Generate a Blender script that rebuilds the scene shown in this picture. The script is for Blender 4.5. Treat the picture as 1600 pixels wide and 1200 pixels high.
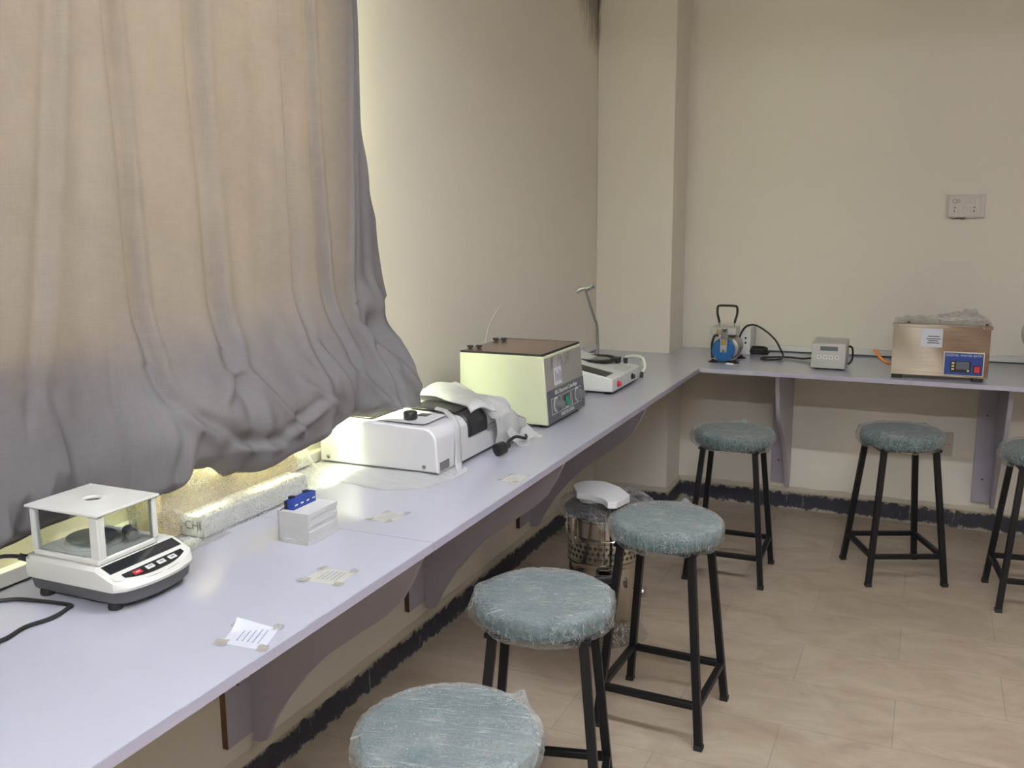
import bpy, bmesh, math, random
from mathutils import Vector, Matrix, noise
PI = math.pi
for o in list(bpy.data.objects): bpy.data.objects.remove(o)
scn = bpy.context.scene
COL = scn.collection
H = 0.78            # worktop height

# ------------------------------------------------------------------ camera
F, YAW, PIT, ROL = 1460.4, 0.41899, 0.17720, -0.00623
cd = bpy.data.cameras.new('camera'); cam = bpy.data.objects.new('camera', cd); COL.objects.link(cam)
fw = Vector((-math.sin(YAW)*math.cos(PIT), math.cos(YAW)*math.cos(PIT), -math.sin(PIT)))
r0 = Vector((math.cos(YAW), math.sin(YAW), 0)); u0 = r0.cross(fw)
r1 = r0*math.cos(ROL)+u0*math.sin(ROL); u1 = -r0*math.sin(ROL)+u0*math.cos(ROL)
M = Matrix((r1, u1, -fw)).transposed().to_4x4(); M.translation = Vector((1.489, -4.615, 1.429))
cam.matrix_world = M
cd.sensor_fit = 'HORIZONTAL'; cd.sensor_width = 36; cd.lens = 36*F/1600; cd.clip_start = .02
scn.camera = cam

# ------------------------------------------------------------------ world, light, exposure
scn.view_settings.view_transform = 'Standard'; scn.view_settings.look = 'None'
scn.view_settings.gamma = 1; scn.view_settings.use_curve_mapping = False
scn.view_settings.exposure = 0.0
w = bpy.data.worlds.new('world'); scn.world = w; w.use_nodes = True
w.node_tree.nodes['Background'].inputs[0].default_value = (.80, .90, .72, 1)
w.node_tree.nodes['Background'].inputs[1].default_value = 1.0
def area(name, loc, rot, sx, sy, power, color):
    l = bpy.data.lights.new(name, 'AREA'); l.shape = 'RECTANGLE'; l.size = sx; l.size_y = sy
    l.energy = power; l.color = color
    o = bpy.data.objects.new(name, l); COL.objects.link(o); o.location = loc; o.rotation_euler = rot
    return o
LAMPS = [((1.9, -3.2, 2.56), 92, 2.4), ((1.9, -6.4, 2.93), 372, 1.2)]
for lc, pw, ln in LAMPS:
    area('tube_glow', lc, (0, 0, 0), ln, .05, pw, (.95, .98, 1.04))
# daylight: the sky outside the window, falling in and down
dl = area('daylight', (-.55, -3.45, 2.35), (0, math.radians(-52), 0), 1.5, 1.9, 8500, (.97, 1.0, .68))

# ------------------------------------------------------------------ materials
MATS = {}
class NT:
    def __init__(s, name):
        s.m = bpy.data.materials.new(name); s.m.use_nodes = True; s.t = s.m.node_tree
        s.b = s.t.nodes['Principled BSDF']; s.out = s.t.nodes['Material Output']; MATS[name] = s.m
    def n(s, typ, ins=None, **props):
        nd = s.t.nodes.new(typ)
        for k, v in props.items(): setattr(nd, k, v)
        for k, v in (ins or {}).items():
            if hasattr(v, 'is_output') or isinstance(v, bpy.types.NodeSocket): s.t.links.new(v, nd.inputs[k])
            else: nd.inputs[k].default_value = v
        return nd
    def link(s, a, b): s.t.links.new(a, b)
    def coord(s, scale=(1, 1, 1), kind='Object', rot=(0, 0, 0), loc=(0, 0, 0)):
        tc = s.n('ShaderNodeTexCoord')
        mp = s.n('ShaderNodeMapping', {'Vector': tc.outputs[kind], 'Scale': scale, 'Rotation': rot, 'Location': loc})
        return mp.outputs[0]
    def noise(s, vec, scale, detail=4, rough=.55, dist=0):
        return s.n('ShaderNodeTexNoise', {'Vector': vec, 'Scale': scale, 'Detail': detail, 'Roughness': rough, 'Distortion': dist}).outputs['Fac']
    def ramp(s, fac, stops):
        r = s.n('ShaderNodeValToRGB', {'Fac': fac}); e = r.color_ramp.elements
        while len(e) < len(stops): e.new(.5)
        for i, (p, c) in enumerate(stops):
            e[i].position = p; e[i].color = (c, c, c, 1) if isinstance(c, (int, float)) else (*c, 1)
        return r.outputs[0]
    def mix(s, fac, a, b, blend='MIX'):
        nd = s.n('ShaderNodeMix', data_type='RGBA', blend_type=blend)
        for k, v in ((0, fac), (6, a), (7, b)):
            if isinstance(v, bpy.types.NodeSocket): s.link(v, nd.inputs[k])
            else: nd.inputs[k].default_value = v if isinstance(v, (int, float)) else (*v, 1)
        return nd.outputs[2]
    def math(s, op, a, b=0.0):
        nd = s.n('ShaderNodeMath', operation=op)
        for k, v in ((0, a), (1, b)):
            if isinstance(v, bpy.types.NodeSocket): s.link(v, nd.inputs[k])
            else: nd.inputs[k].default_value = v
        return nd.outputs[0]
    def bump(s, h, strength=.3, dist=.002):
        return s.n('ShaderNodeBump', {'Height': h, 'Strength': strength, 'Distance': dist}).outputs[0]
    def set(s, **k):
        names = dict(color='Base Color', rough='Roughness', metal='Metallic', normal='Normal', ior='IOR',
                     trans='Transmission Weight', alpha='Alpha', spec='Specular IOR Level', coat='Coat Weight', coatr='Coat Roughness',
                     emit='Emission Color', emits='Emission Strength', sheen='Sheen Weight', sss='Subsurface Weight')
        for kk, v in k.items():
            i = s.b.inputs[names[kk]]
            if isinstance(v, bpy.types.NodeSocket): s.link(v, i)
            elif isinstance(v, tuple): i.default_value = (*v, 1)
            else: i.default_value = v
        return s

def plain(name, color, rough=.5, metal=0, var=.06, nscale=25, bump=0.0, bscale=300, **k):
    t = NT(name); v = t.coord()
    n1 = t.noise(v, nscale)
    c = t.mix(n1, tuple(x*(1-var) for x in color), tuple(min(1, x*(1+var)) for x in color))
    t.set(color=c, rough=rough, metal=metal, **k)
    if bump: t.set(normal=t.bump(t.noise(v, bscale, 2), bump, .001))
    return t.m

def m_wall():
    t = NT('wall_paint'); v = t.coord()
    big = t.noise(v, 1.3, 3); c = t.mix(big, (.69, .645, .565), (.74, .695, .615))
    speck = t.ramp(t.noise(v, 55, 3), [(.70, 0.), (.76, 1.)])
    c = t.mix(t.math('MULTIPLY', speck, .12), c, (.3, .27, .22))
    # damp, mouldy patch at the top of the corner (object space = world space for the walls)
    tc = t.n('ShaderNodeTexCoord'); sx = t.n('ShaderNodeSeparateXYZ', {'Vector': tc.outputs['Object']})
    dy = t.math('ADD', sx.outputs[1], .275); dy = t.math('ABSOLUTE', dy)
    fy = t.n('ShaderNodeMapRange', {'Value': dy, 'From Min': .0, 'From Max': .48, 'To Min': 1., 'To Max': 0.}).outputs[0]
    fz = t.n('ShaderNodeMapRange', {'Value': sx.outputs[2], 'From Min': 2.0, 'From Max': 2.5, 'To Min': 0., 'To Max': 1.}).outputs[0]
    fx = t.n('ShaderNodeMapRange', {'Value': sx.outputs[0], 'From Min': .0, 'From Max': .03, 'To Min': 1., 'To Max': 0.}).outputs[0]
    st = t.noise(t.coord((30, 30, 5)), 1.2, 8, .8)
    mk = t.math('MULTIPLY', t.math('MULTIPLY', fy, fz), fx)
    mk = t.ramp(t.math('ADD', t.math('MULTIPLY', mk, 1.1), t.math('MULTIPLY', t.math('SUBTRACT', st, .5), 1.1)), [(.30, 0.), (.70, 1.)])
    c = t.mix(t.math('MULTIPLY', mk, .8), c, (.10, .085, .05))
    h = t.math('ADD', t.noise(v, 14, 3), t.math('MULTIPLY', t.noise(v, 160, 2), .18))
    t.set(color=c, rough=.38, spec=.4, normal=t.bump(h, .12, .006))
    return t.m
def m_floor():
    t = NT('floor_tile'); v = t.coord(loc=(0, 0, 0))
    br = t.n('ShaderNodeTexBrick', {'Vector': t.coord(loc=(.29, .125, 0)), 'Scale': 1.0, 'Mortar Size': .0013, 'Mortar Smooth': .3,
             'Brick Width': .59, 'Row Height': .278, 'Color1': (0, 0, 0, 1), 'Color2': (1, 1, 1, 1), 'Bias': 0.}, offset=.5)
    wv = t.noise(t.coord((1, 1.7, 1)), 4.2, 8, .58, 1.2)
    c = t.ramp(wv, [(.25, (.36, .275, .20)), (.5, (.44, .36, .272)), (.75, (.53, .445, .35))])
    c = t.mix(.06, c, br.outputs['Color'], 'OVERLAY')
    vein = t.ramp(t.noise(t.coord((1, 2.6, 1)), 9, 7, .7, 2.5), [(.49, 0.), (.50, 1.), (.515, 0.)])
    c = t.mix(t.math('MULTIPLY', vein, .22), c, (.16, .12, .09))
    c = t.mix(t.math('MULTIPLY', t.ramp(t.noise(v, 38, 5, .7), [(.66, 0.), (.72, 1.)]), .35), c, (.6, .53, .45))
    c = t.mix(t.math('MULTIPLY', br.outputs['Fac'], .45), c, (.17, .135, .105))
    h = t.math('SUBTRACT', t.noise(v, 30, 3), t.math('MULTIPLY', br.outputs['Fac'], .6))
    t.set(color=c, rough=t.ramp(t.noise(v, 6, 4), [(.3, .34), (.7, .52)]), normal=t.bump(h, .1, .003))
    return t.m
def m_skirt():
    t = NT('skirting_paint'); v = t.coord()
    tc = t.n('ShaderNodeTexCoord'); z = t.n('ShaderNodeSeparateXYZ', {'Vector': tc.outputs['Object']}).outputs[2]
    n1 = t.noise(v, 26, 6, .7); n2 = t.noise(t.coord((60, 60, 4)), 1, 4, .6)
    c = t.mix(n1, (.012, .013, .022), (.05, .05, .075))
    zz = t.math('ADD', z, t.math('MULTIPLY', t.math('SUBTRACT', n1, .5), .085))
    top = t.ramp(zz, [(.078, 0.), (.084, 1.)])
    low = t.ramp(zz, [(.006, 1.), (.012, 0.)])
    drip = t.math('MULTIPLY', t.ramp(n2, [(.63, 0.), (.68, 1.)]), t.ramp(t.noise(v, 9, 2), [(.50, 0.), (.58, 1.)]))
    fle = t.ramp(t.noise(v, 70, 4, .8), [(.65, 0.), (.69, 1.)])
    c = t.mix(drip, c, (.30, .29, .28)); c = t.mix(t.math('MULTIPLY', fle, .8), c, (.33, .31, .28))
    c = t.mix(top, c, (.36, .315, .24)); c = t.mix(low, c, (.40, .37, .31))
    t.set(color=c, rough=.42, normal=t.bump(t.math('ADD', n1, top), .4, .003))
    return t.m
def m_curtain():
    t = NT('curtain_cloth'); v = t.coord()
    wx = t.noise(t.coord((1, 260, 14)), 1.6, 3, .6); wz = t.noise(t.coord((1, 14, 260)), 1.6, 3, .6)
    wv = t.math('ADD', wx, wz)
    blot = t.noise(v, 5, 5, .6)
    f = t.math('ADD', t.math('MULTIPLY', t.math('SUBTRACT', wv, 1.), .55), blot)
    cd_ = t.mix(f, (.145, .139, .143), (.212, .203, .208))
    ct = t.mix(f, (.46, .31, .21), (.70, .50, .35))
    d = t.n('ShaderNodeBsdfDiffuse', {'Color': cd_, 'Normal': t.bump(wv, .25, .0006)})
    tr = t.n('ShaderNodeBsdfTranslucent', {'Color': ct})
    mx = t.n('ShaderNodeMixShader', {0: .0110, 1: d.outputs[0], 2: tr.outputs[0]})
    t.link(mx.outputs[0], t.out.inputs[0]); t.t.nodes.remove(t.b)
    return t.m
def m_film(name, base=.10, glint_haze=.30, scale=(6, 40, 6), tint=(.85, .88, .88), rough=.10, bscale=30, streak=True, top_light=None):
    """thin clear plastic: see-through with hazy creases, painted white glints and a glossy skin"""
    t = NT(name)
    a, b = scale[0], scale[1]
    RG = [(.49, 0.), (.5, 1.), (.511, 0.)]; WD = [(.455, 0.), (.5, 1.), (.545, 0.)]
    s1 = t.noise(t.coord((a*.3, b*1.6, a), rot=(0, 0, .35)), 1.6, 3, .6, .1); s2 = t.noise(t.coord((b, b, a), rot=(.1, .3, -.2)), 1.1, 3, .6, .6)
    s3 = t.noise(t.coord((b*.7, b*.7, b*.5)), 1., 4, .6, 1.2)
    lay = None
    if top_light:      # haze painted stronger on the cushion top, standing in for overhead light
        zc = t.n('ShaderNodeSeparateXYZ', {'Vector': t.n('ShaderNodeTexCoord').outputs['Object']}).outputs[2]
        lay = t.n('ShaderNodeMapRange', {'Value': zc, 'From Min': top_light[0], 'From Max': top_light[1], 'To Min': top_light[2], 'To Max': 1.}).outputs[0]
    side = t.math('SUBTRACT', 1.1, lay) if top_light else 1.
    cr = t.math('MAXIMUM', t.math('MAXIMUM', t.ramp(s1, RG), t.math('MULTIPLY', t.ramp(s2, RG), side)), t.math('MULTIPLY', t.math('MULTIPLY', t.ramp(s3, RG), .7), side)) if streak else s1  # thin white streaks, glints painted into the haze colour
    w = t.math('ADD', t.ramp(s1, WD), t.math('ADD', t.ramp(s2, WD), t.ramp(s3, WD)))
    patch = t.ramp(t.noise(t.coord(), 9, 3, .6), [(.35, .35), (.65, 1.)])
    h = t.math('ADD', t.math('MULTIPLY', w, .6), t.math('ADD', t.math('MULTIPLY', s3, 1.5), t.math('MULTIPLY', t.noise(t.coord(), bscale, 3, .6, 1.), 2.2)))
    nb = t.bump(h, 1., .009); nd = t.bump(h, .2, .006)
    if top_light: patch = t.math('MULTIPLY', patch, lay)
    tp = t.n('ShaderNodeBsdfTransparent', {'Color': (1, 1, 1, 1)})
    df = t.n('ShaderNodeBsdfDiffuse', {'Color': (*tint, 1), 'Normal': nd})
    gl = t.n('ShaderNodeBsdfGlossy', {'Color': (1, 1, 1, 1), 'Roughness': rough, 'Normal': nb})
    f1 = t.math('MINIMUM', t.math('ADD', t.math('MULTIPLY', cr, glint_haze), t.math('MULTIPLY', patch, base)), 1.)
    m1 = t.n('ShaderNodeMixShader', {0: f1, 1: tp.outputs[0], 2: df.outputs[0]})
    lw = t.n('ShaderNodeLayerWeight', {'Blend': .12, 'Normal': nb})
    f2 = t.math('ADD', t.math('MULTIPLY', lw.outputs['Fresnel'], .6), .09)
    m2 = t.n('ShaderNodeMixShader', {0: f2, 1: m1.outputs[0], 2: gl.outputs[0]})
    t.link(m2.outputs[0], t.out.inputs[0]); t.t.nodes.remove(t.b)
    return t.m
def m_soft():
    t = NT('soft_plastic')
    n1 = t.noise(t.coord((8, 30, 8), rot=(.1, .2, .4)), 1.5, 4, .6, .6); nb = t.bump(n1, .5, .003)
    d = t.n('ShaderNodeBsdfDiffuse', {'Color': (.74, .75, .76, 1), 'Normal': nb}); tl = t.n('ShaderNodeBsdfTranslucent', {'Color': (.78, .78, .76, 1)})
    tp = t.n('ShaderNodeBsdfTransparent', {'Color': (1, 1, 1, 1)}); gl = t.n('ShaderNodeBsdfGlossy', {'Roughness': .3, 'Normal': nb})
    a = t.n('ShaderNodeMixShader', {0: .35, 1: d.outputs[0], 2: tl.outputs[0]})
    b = t.n('ShaderNodeMixShader', {0: t.math('MULTIPLY', n1, .30), 1: a.outputs[0], 2: tp.outputs[0]})
    c = t.n('ShaderNodeMixShader', {0: .06, 1: b.outputs[0], 2: gl.outputs[0]})
    t.link(c.outputs[0], t.out.inputs[0]); t.t.nodes.remove(t.b); return t.m
def m_bounce():  # pale cloth of the added sheet that bounces daylight
    t = NT('bounce_cloth'); n1 = t.noise(t.coord((1, 200, 200)), 1.5, 2)
    d = t.n('ShaderNodeBsdfDiffuse', {'Color': t.mix(n1, (.70, .68, .62), (.76, .74, .68))}); tl = t.n('ShaderNodeBsdfTranslucent', {'Color': (.85, .80, .70, 1)})
    a = t.n('ShaderNodeMixShader', {0: .25, 1: d.outputs[0], 2: tl.outputs[0]}); t.link(a.outputs[0], t.out.inputs[0]); t.t.nodes.remove(t.b); return t.m
def m_bubble():
    t = NT('bubble_wrap'); v = t.coord((190, 190, 190))
    vo = t.n('ShaderNodeTexVoronoi', {'Vector': v, 'Scale': 1., 'Randomness': .55})
    h = t.ramp(vo.outputs['Distance'], [(.0, 1.), (.35, .8), (.55, 0.)])
    h2 = t.math('ADD', h, t.math('MULTIPLY', t.noise(t.coord(), 18, 4), 1.5))
    nb = t.bump(h2, 1., .004)
    tp = t.n('ShaderNodeBsdfTransparent', {'Color': (.97, .97, .95, 1)})
    ns = t.bump(h2, .25, .004)
    df = t.n('ShaderNodeBsdfTranslucent', {'Color': (.92, .92, .88, 1), 'Normal': ns})
    d2 = t.n('ShaderNodeBsdfDiffuse', {'Color': (.90, .91, .89, 1), 'Normal': ns})
    gl = t.n('ShaderNodeBsdfGlossy', {'Color': (1, 1, 1, 1), 'Roughness': .30, 'Normal': nb})
    dd = t.n('ShaderNodeMixShader', {0: .5, 1: df.outputs[0], 2: d2.outputs[0]})
    m1 = t.n('ShaderNodeMixShader', {0: t.math('ADD', t.math('MULTIPLY', t.math('ADD', t.math('MULTIPLY', h, .3), t.noise(t.coord(), 60, 4, .7)), .17), .05), 1: tp.outputs[0], 2: dd.outputs[0]})
    m2 = t.n('ShaderNodeMixShader', {0: t.math('ADD', t.math('MULTIPLY', t.n('ShaderNodeLayerWeight', {'Blend': .2, 'Normal': nb}).outputs['Fresnel'], .5), .09), 1: m1.outputs[0], 2: gl.outputs[0]})
    t.link(m2.outputs[0], t.out.inputs[0]); t.t.nodes.remove(t.b)
    return t.m
def m_glass(name='clear_pane', tint=(.93, .95, .95)):
    t = NT(name)
    tp = t.n('ShaderNodeBsdfTransparent', {'Color': (*tint, 1)}); gl = t.n('ShaderNodeBsdfGlossy', {'Roughness': .03})
    lw = t.n('ShaderNodeLayerWeight', {'Blend': .15})
    sm = t.noise(t.coord(), 12, 3)
    f = t.math('ADD', t.math('MULTIPLY', lw.outputs['Fresnel'], .8), t.math('MULTIPLY', sm, .05))
    mx = t.n('ShaderNodeMixShader', {0: f, 1: tp.outputs[0], 2: gl.outputs[0]})
    t.link(mx.outputs[0], t.out.inputs[0]); t.t.nodes.remove(t.b); return t.m
def m_fabric():
    t = NT('teal_fabric'); v = t.coord()
    a = t.noise(t.coord((30, 260, 30)), 1.3, 4, .7); b = t.noise(t.coord((260, 30, 260)), 1.3, 4, .7)
    f = t.math('MULTIPLY', t.math('ADD', a, b), .5)
    c = t.ramp(f, [(.36, (.016, .05, .06)), (.5, (.045, .115, .13)), (.64, (.125, .23, .245))])
    t.set(color=c, rough=.85, normal=t.bump(f, .5, .001), sheen=.2); return t.m
def m_steel(name, col=(.62, .60, .56), rough=.16, sc=(4, 4, 160)):
    t = NT(name); n1 = t.noise(t.coord(sc), 2, 3)
    t.set(color=t.mix(t.noise(t.coord(), 5, 3), tuple(x*.93 for x in col), col), metal=1., rough=t.ramp(n1, [(.3, rough*.8), (.7, rough*1.3)]))
    return t.m
def m_laminate():
    t = NT('white_laminate'); v = t.coord()
    c = t.mix(t.noise(v, 2.2, 4), (.455, .462, .54), (.485, .492, .57))
    c = t.mix(t.math('MULTIPLY', t.ramp(t.noise(v, 75, 3, .7), [(.74, 0.), (.77, 1.)]), .3), c, (.5, .47, .46))
    t.set(color=c, rough=t.ramp(t.noise(v, 5, 5), [(.3, .09), (.7, .16)]), spec=.6, normal=t.bump(t.noise(v, 4, 2), .03, .01)); return t.m

m_wall(); m_floor(); m_skirt(); m_curtain(); m_bounce(); m_fabric(); m_laminate(); m_glass(); m_bubble()
m_film('stretch_film', .24, .42, (4, 26, 4), (.72, .76, .76), .33, 20, top_light=(.566, .594, .15)); m_film('bag_film', .05, .42, (5, 16, 5), (.88, .87, .87), .3)
m_film('dark_bag_film', .16, .40, (8, 20, 8), (.55, .54, .54), .30, 34)
m_film('tape_film', .45, .2, (4, 10, 4), (.60, .56, .46), .2, streak=False)
m_soft()
m_steel('stainless', (.50, .475, .435), .11); m_steel('chrome', (.72, .71, .69), .08); m_steel('dull_steel', (.45, .45, .44), .32)
plain('ceiling_paint', (.75, .74, .72), .7); plain('lavender_board', (.40, .375, .44), .32, var=.03, nscale=4)
plain('edge_band', (.40, .385, .475), .25, var=.03); plain('raw_fibreboard', (.115, .062, .035), .8)
plain('black_paint', (.006, .006, .007), .45, var=.2, spec=.3); plain('black_rubber', (.012, .012, .013), .6); plain('black_plastic', (.016, .016, .018), .35)
plain('white_plastic', (.74, .74, .74), .32, var=.02); plain('balance_white', (.70, .70, .66), .35, var=.02)
plain('dark_grey_plastic', (.085, .085, .09), .45); plain('mid_grey', (.25, .255, .26), .45)
plain('lcd_dark', (.018, .02, .024), .12, coat=.5); plain('lens_black', (.014, .013, .016), .2)
plain('red_button', (.55, .03, .05), .35); plain('white_button', (.66, .68, .68), .4); plain('green_rocker', (.02, .25, .17), .3)
plain('slate_pan', (.15, .19, .205), .3, metal=.5); plain('cardboard', (.72, .60, .42), .8, bump=.2); plain('white_card', (.82, .84, .84), .5)
plain('ink', (.06, .07, .10), .6); plain('blue_ink', (.16, .20, .34), .6); plain('paper', (.58, .60, .66), .6, var=.03)
plain('aged_paper', (.50, .50, .45), .6, var=.08, nscale=60)
plain('foam_white', (.57, .575, .585), .75, var=.05, nscale=90, bump=.6, bscale=220, sss=.0); plain('styrofoam', (.74, .74, .75), .7, bump=.4, bscale=350)
plain('blue_plastic', (.025, .06, .30), .25); plain('pale_tape', (.62, .66, .68), .3)
plain('powder_white', (.66, .66, .70), .42, var=.02, bump=.12, bscale=700); plain('cream_enamel', (.60, .645, .46), .42, var=.03, bump=.1, bscale=500)
plain('brown_lid', (.155, .095, .075), .22, var=.08); plain('panel_slate', (.10, .105, .125), .4); plain('panel_grey', (.30, .29, .265), .42)
plain('print_white', (.75, .76, .76), .5); plain('knob_grey', (.16, .16, .16), .35); plain('instrument_white', (.66, .68, .68), .35, var=.02)
plain('disc_blue', (.004, .085, .27), .33); plain('brass', (.52, .36, .13), .3, metal=1); plain('cast_alloy', (.50, .50, .47), .4, metal=.6)
plain('grey_enamel', (.47, .47, .44), .42, var=.03); plain('lcd_grey', (.10, .115, .15), .2); plain('bath_blue', (.008, .045, .26), .3)
plain('orange_rubber', (.78, .24, .02), .45); plain('bath_gold', (.62, .56, .44), .35, metal=.6); plain('switch_white', (.60, .56, .52), .4, var=.03)
plain('trunk_white', (.68, .67, .64), .45); plain('label_yellow', (.70, .66, .25), .5); plain('socket_ivory', (.50, .46, .38), .45)
plain('plaster', (.50, .45, .36), .8, bump=.5, bscale=120); plain('concrete_out', (.5, .5, .46), .8); plain('reflected_brown', (.13, .065, .035), .4); plain('reflected_tan', (.22, .18, .13), .45)
plain('frame_alu', (.6, .6, .6), .4, metal=.5); plain('pale_hose', (.55, .58, .52), .3); plain('led_red', (.8, .05, .03), .3)
_t = NT('tube_lit'); _t.set(color=(1., 1., 1.), emit=(1., .95, .97), emits=6.)

# ------------------------------------------------------------------ mesh building
class G:
    """collects shapes into one mesh, in world coordinates (or the root's own when local)"""
    def __init__(s): s.bm = bmesh.new(); s.k = 0
    def mi(s, k): s.k = k; return s
    def _f(s, vs):
        try: f = s.bm.faces.new(vs); f.material_index = s.k; return f
        except ValueError: return None
    def box(s, a, b, mat=None):
        (x0, y0, z0), (x1, y1, z1) = a, b
        v = [s.bm.verts.new((x, y, z)) for z in (z0, z1) for y in (y0, y1) for x in (x0, x1)]
        if mat: [setattr(q, 'co', mat @ q.co) for q in v]
        for i in ((0, 2, 3, 1), (4, 5, 7, 6), (0, 1, 5, 4), (2, 6, 7, 3), (0, 4, 6, 2), (1, 3, 7, 5)): s._f([v[j] for j in i])
        return s
    def rings(s, rings, caps=True, closed=False):
        R = [[s.bm.verts.new(p) for p in r] for r in rings]; n = len(R[0])
        for a, b in zip(R, R[1:]+([R[0]] if closed else [])):
            for i in range(n): s._f([a[i], a[(i+1) % n], b[(i+1) % n], b[i]])
        if caps and not closed: s._f(R[0][::-1]); s._f(R[-1])
        return s
    def prism(s, pts, d):
        """polygon (3D points) pushed along vector d"""
        d = Vector(d); return s.rings([[Vector(p) for p in pts], [Vector(p)+d for p in pts]])
    def bar(s, a, b, w, h=None, up=(0, 0, 1), ends=0):
        a, b = Vector(a), Vector(b); h = h or w; d = (b-a).normalized(); x = d.cross(Vector(up))
        if x.length < 1e-4: x = Vector((1, 0, 0))
        x.normalize(); y = x.cross(d)
        sq = [x*w/2*i+y*h/2*j for i, j in ((-1, -1), (1, -1), (1, 1), (-1, 1))]
        return s.rings([[a-d*ends+q for q in sq], [b+d*ends+q for q in sq]])
    def barv(s, a, b, w):
        """square bar with horizontal ends"""
        a, b = Vector(a), Vector(b)
        return a, b
    def cyl(s, a, b, r, r2=None, n=20):
        a, b = Vector(a), Vector(b); r2 = r if r2 is None else r2; d = (b-a).normalized()
        x = d.orthogonal().normalized(); y = d.cross(x)
        f = lambda c, q: [c+x*q*math.cos(2*PI*i/n)+y*q*math.sin(2*PI*i/n) for i in range(n)]
        return s.rings([f(a, r), f(b, r2)])
    def lathe(s, c, prof, n=32, axis=(0, 0, 1), caps=True):
        c = Vector(c); d = Vector(axis).normalized()
        x = Vector((1, 0, 0)) if abs(d.z) > .9 else d.orthogonal().normalized()
        y = d.cross(x)
        return s.rings([[c+d*z+x*r*math.cos(2*PI*i/n)+y*r*math.sin(2*PI*i/n) for i in range(n)] for r, z in prof], caps)
    def torus(s, c, R, r, axis=(0, 0, 1), n=32, m=8, sx=1, sy=1):
        c = Vector(c); d = Vector(axis).normalized(); x = Vector((1, 0, 0)) if abs(d.z) > .9 else d.orthogonal().normalized(); y = d.cross(x)
        rr = []
        for i in range(n):
            a = 2*PI*i/n; e = x*math.cos(a)*sx+y*math.sin(a)*sy
            rr.append([c+e*R+(e*math.cos(2*PI*j/m)+d*math.sin(2*PI*j/m))*r for j in range(m)])
        return s.rings(rr, closed=True)
    def tube(s, pts, r, n=8, smooth=4):
        P = [Vector(p) for p in pts]
        if smooth and len(P) > 2:
            Q = []
            E_ = [P[0]*2-P[1]]+P+[P[-1]*2-P[-2]]
            for i in range(1, len(E_)-2):
                p0, p1, p2, p3 = E_[i-1:i+3]
                for k in range(smooth):
                    t = k/smooth
                    Q.append(.5*((2*p1)+(-p0+p2)*t+(2*p0-5*p1+4*p2-p3)*t*t+(-p0+3*p1-3*p2+p3)*t**3))
            Q.append(P[-1]); P = Q
        rr = []; x = None
        for i, p in enumerate(P):
            d = (P[min(i+1, len(P)-1)]-P[max(i-1, 0)]).normalized()
            x = d.orthogonal().normalized() if x is None else (x-d*x.dot(d)).normalized()
            y = d.cross(x); q = r[min(i, len(r)-1)] if isinstance(r, (list, tuple)) else r
            rr.append([p+x*q*math.cos(2*PI*j/n)+y*q*math.sin(2*PI*j/n) for j in range(n)])
        return s.rings(rr)
    def grid(s, f, nu, nv, wrap=False):
        V = [[s.bm.verts.new(f(i/nu, j/nv)) for j in range(nv+1)] for i in range(nu if wrap else nu+1)]
        L = len(V)
        for i in range(nu):
            for j in range(nv): s._f([V[i][j], V[(i+1) % L][j], V[(i+1) % L][j+1], V[i][j+1]])
        return s
    def text(s, string, size, mat, depth=.0004, align='CENTER'):
        c = bpy.data.curves.new('t', 'FONT'); c.body = string; c.size = size; c.extrude = depth; c.align_x = align; c.align_y = 'CENTER'
        o = bpy.data.objects.new('t', c); COL.objects.link(o)
        me = bpy.data.meshes.new_from_object(o); bpy.data.objects.remove(o)
        me.transform(mat); n0 = len(s.bm.faces); s.bm.from_mesh(me)
        s.bm.faces.ensure_lookup_table()
        for f in s.bm.faces[n0:]: f.material_index = s.k
        bpy.data.meshes.remove(me); return s
    def done(s, name, mats, parent=None, bevel=0, seg=2, smooth=True, angle=38, origin=None, local=False, solid=0, subsurf=0):
        me = bpy.data.meshes.new(name); bmesh.ops.recalc_face_normals(s.bm, faces=s.bm.faces)
        s.bm.to_mesh(me); s.bm.free()
        for m in ([mats] if isinstance(mats, str) else mats): me.materials.append(MATS[m])
        o = bpy.data.objects.new(name, me); COL.objects.link(o)
        if parent:
            o.parent = parent; t = parent
            while t.parent: t = t.parent
            if not local: me.transform(t.matrix_basis.inverted())
        elif origin is not None:
            me.transform(Matrix.Translation(-Vector(origin))); o.location = origin
        if smooth:
            me.polygons.foreach_set('use_smooth', [True]*len(me.polygons)); me.set_sharp_from_angle(angle=math.radians(angle))
        if solid:
            md = o.modifiers.new('solid', 'SOLIDIFY'); md.thickness = solid
        if bevel:
            md = o.modifiers.new('bevel', 'BEVEL'); md.width = bevel; md.segments = seg; md.limit_method = 'ANGLE'; md.angle_limit = math.radians(40)
            md.harden_normals = False
        if subsurf:
            md = o.modifiers.new('sub', 'SUBSURF'); md.levels = subsurf; md.render_levels = subsurf
        return o
def tag(o, label, cat, group=None):
    o['label'] = label; o['category'] = cat
    if group: o['group'] = group
    return o
def thing(name, label, cat, loc, rotz=0, group=None):
    o = bpy.data.objects.new(name, None); COL.objects.link(o); o.location = loc; o.rotation_euler = (0, 0, rotz)
    o.matrix_basis = Matrix.Translation(loc) @ Matrix.Rotation(rotz, 4, 'Z'); o.empty_display_size = .05
    return tag(o, label, cat, group)
def structure(o): o['kind'] = 'structure'; return o
def nz(p, s=1.0, seed=0): return noise.noise(Vector(p)*s+Vector((seed*7.31, seed*3.77, seed*1.93)))
def frame(o, x, y):
    """matrix whose local X, Y are the given world directions"""
    x = Vector(x).normalized(); y = Vector(y); y = (y-x*y.dot(x)).normalized(); z = x.cross(y)
    m = Matrix((x, y, z)).transposed().to_4x4(); m.translation = Vector(o); return m

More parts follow.
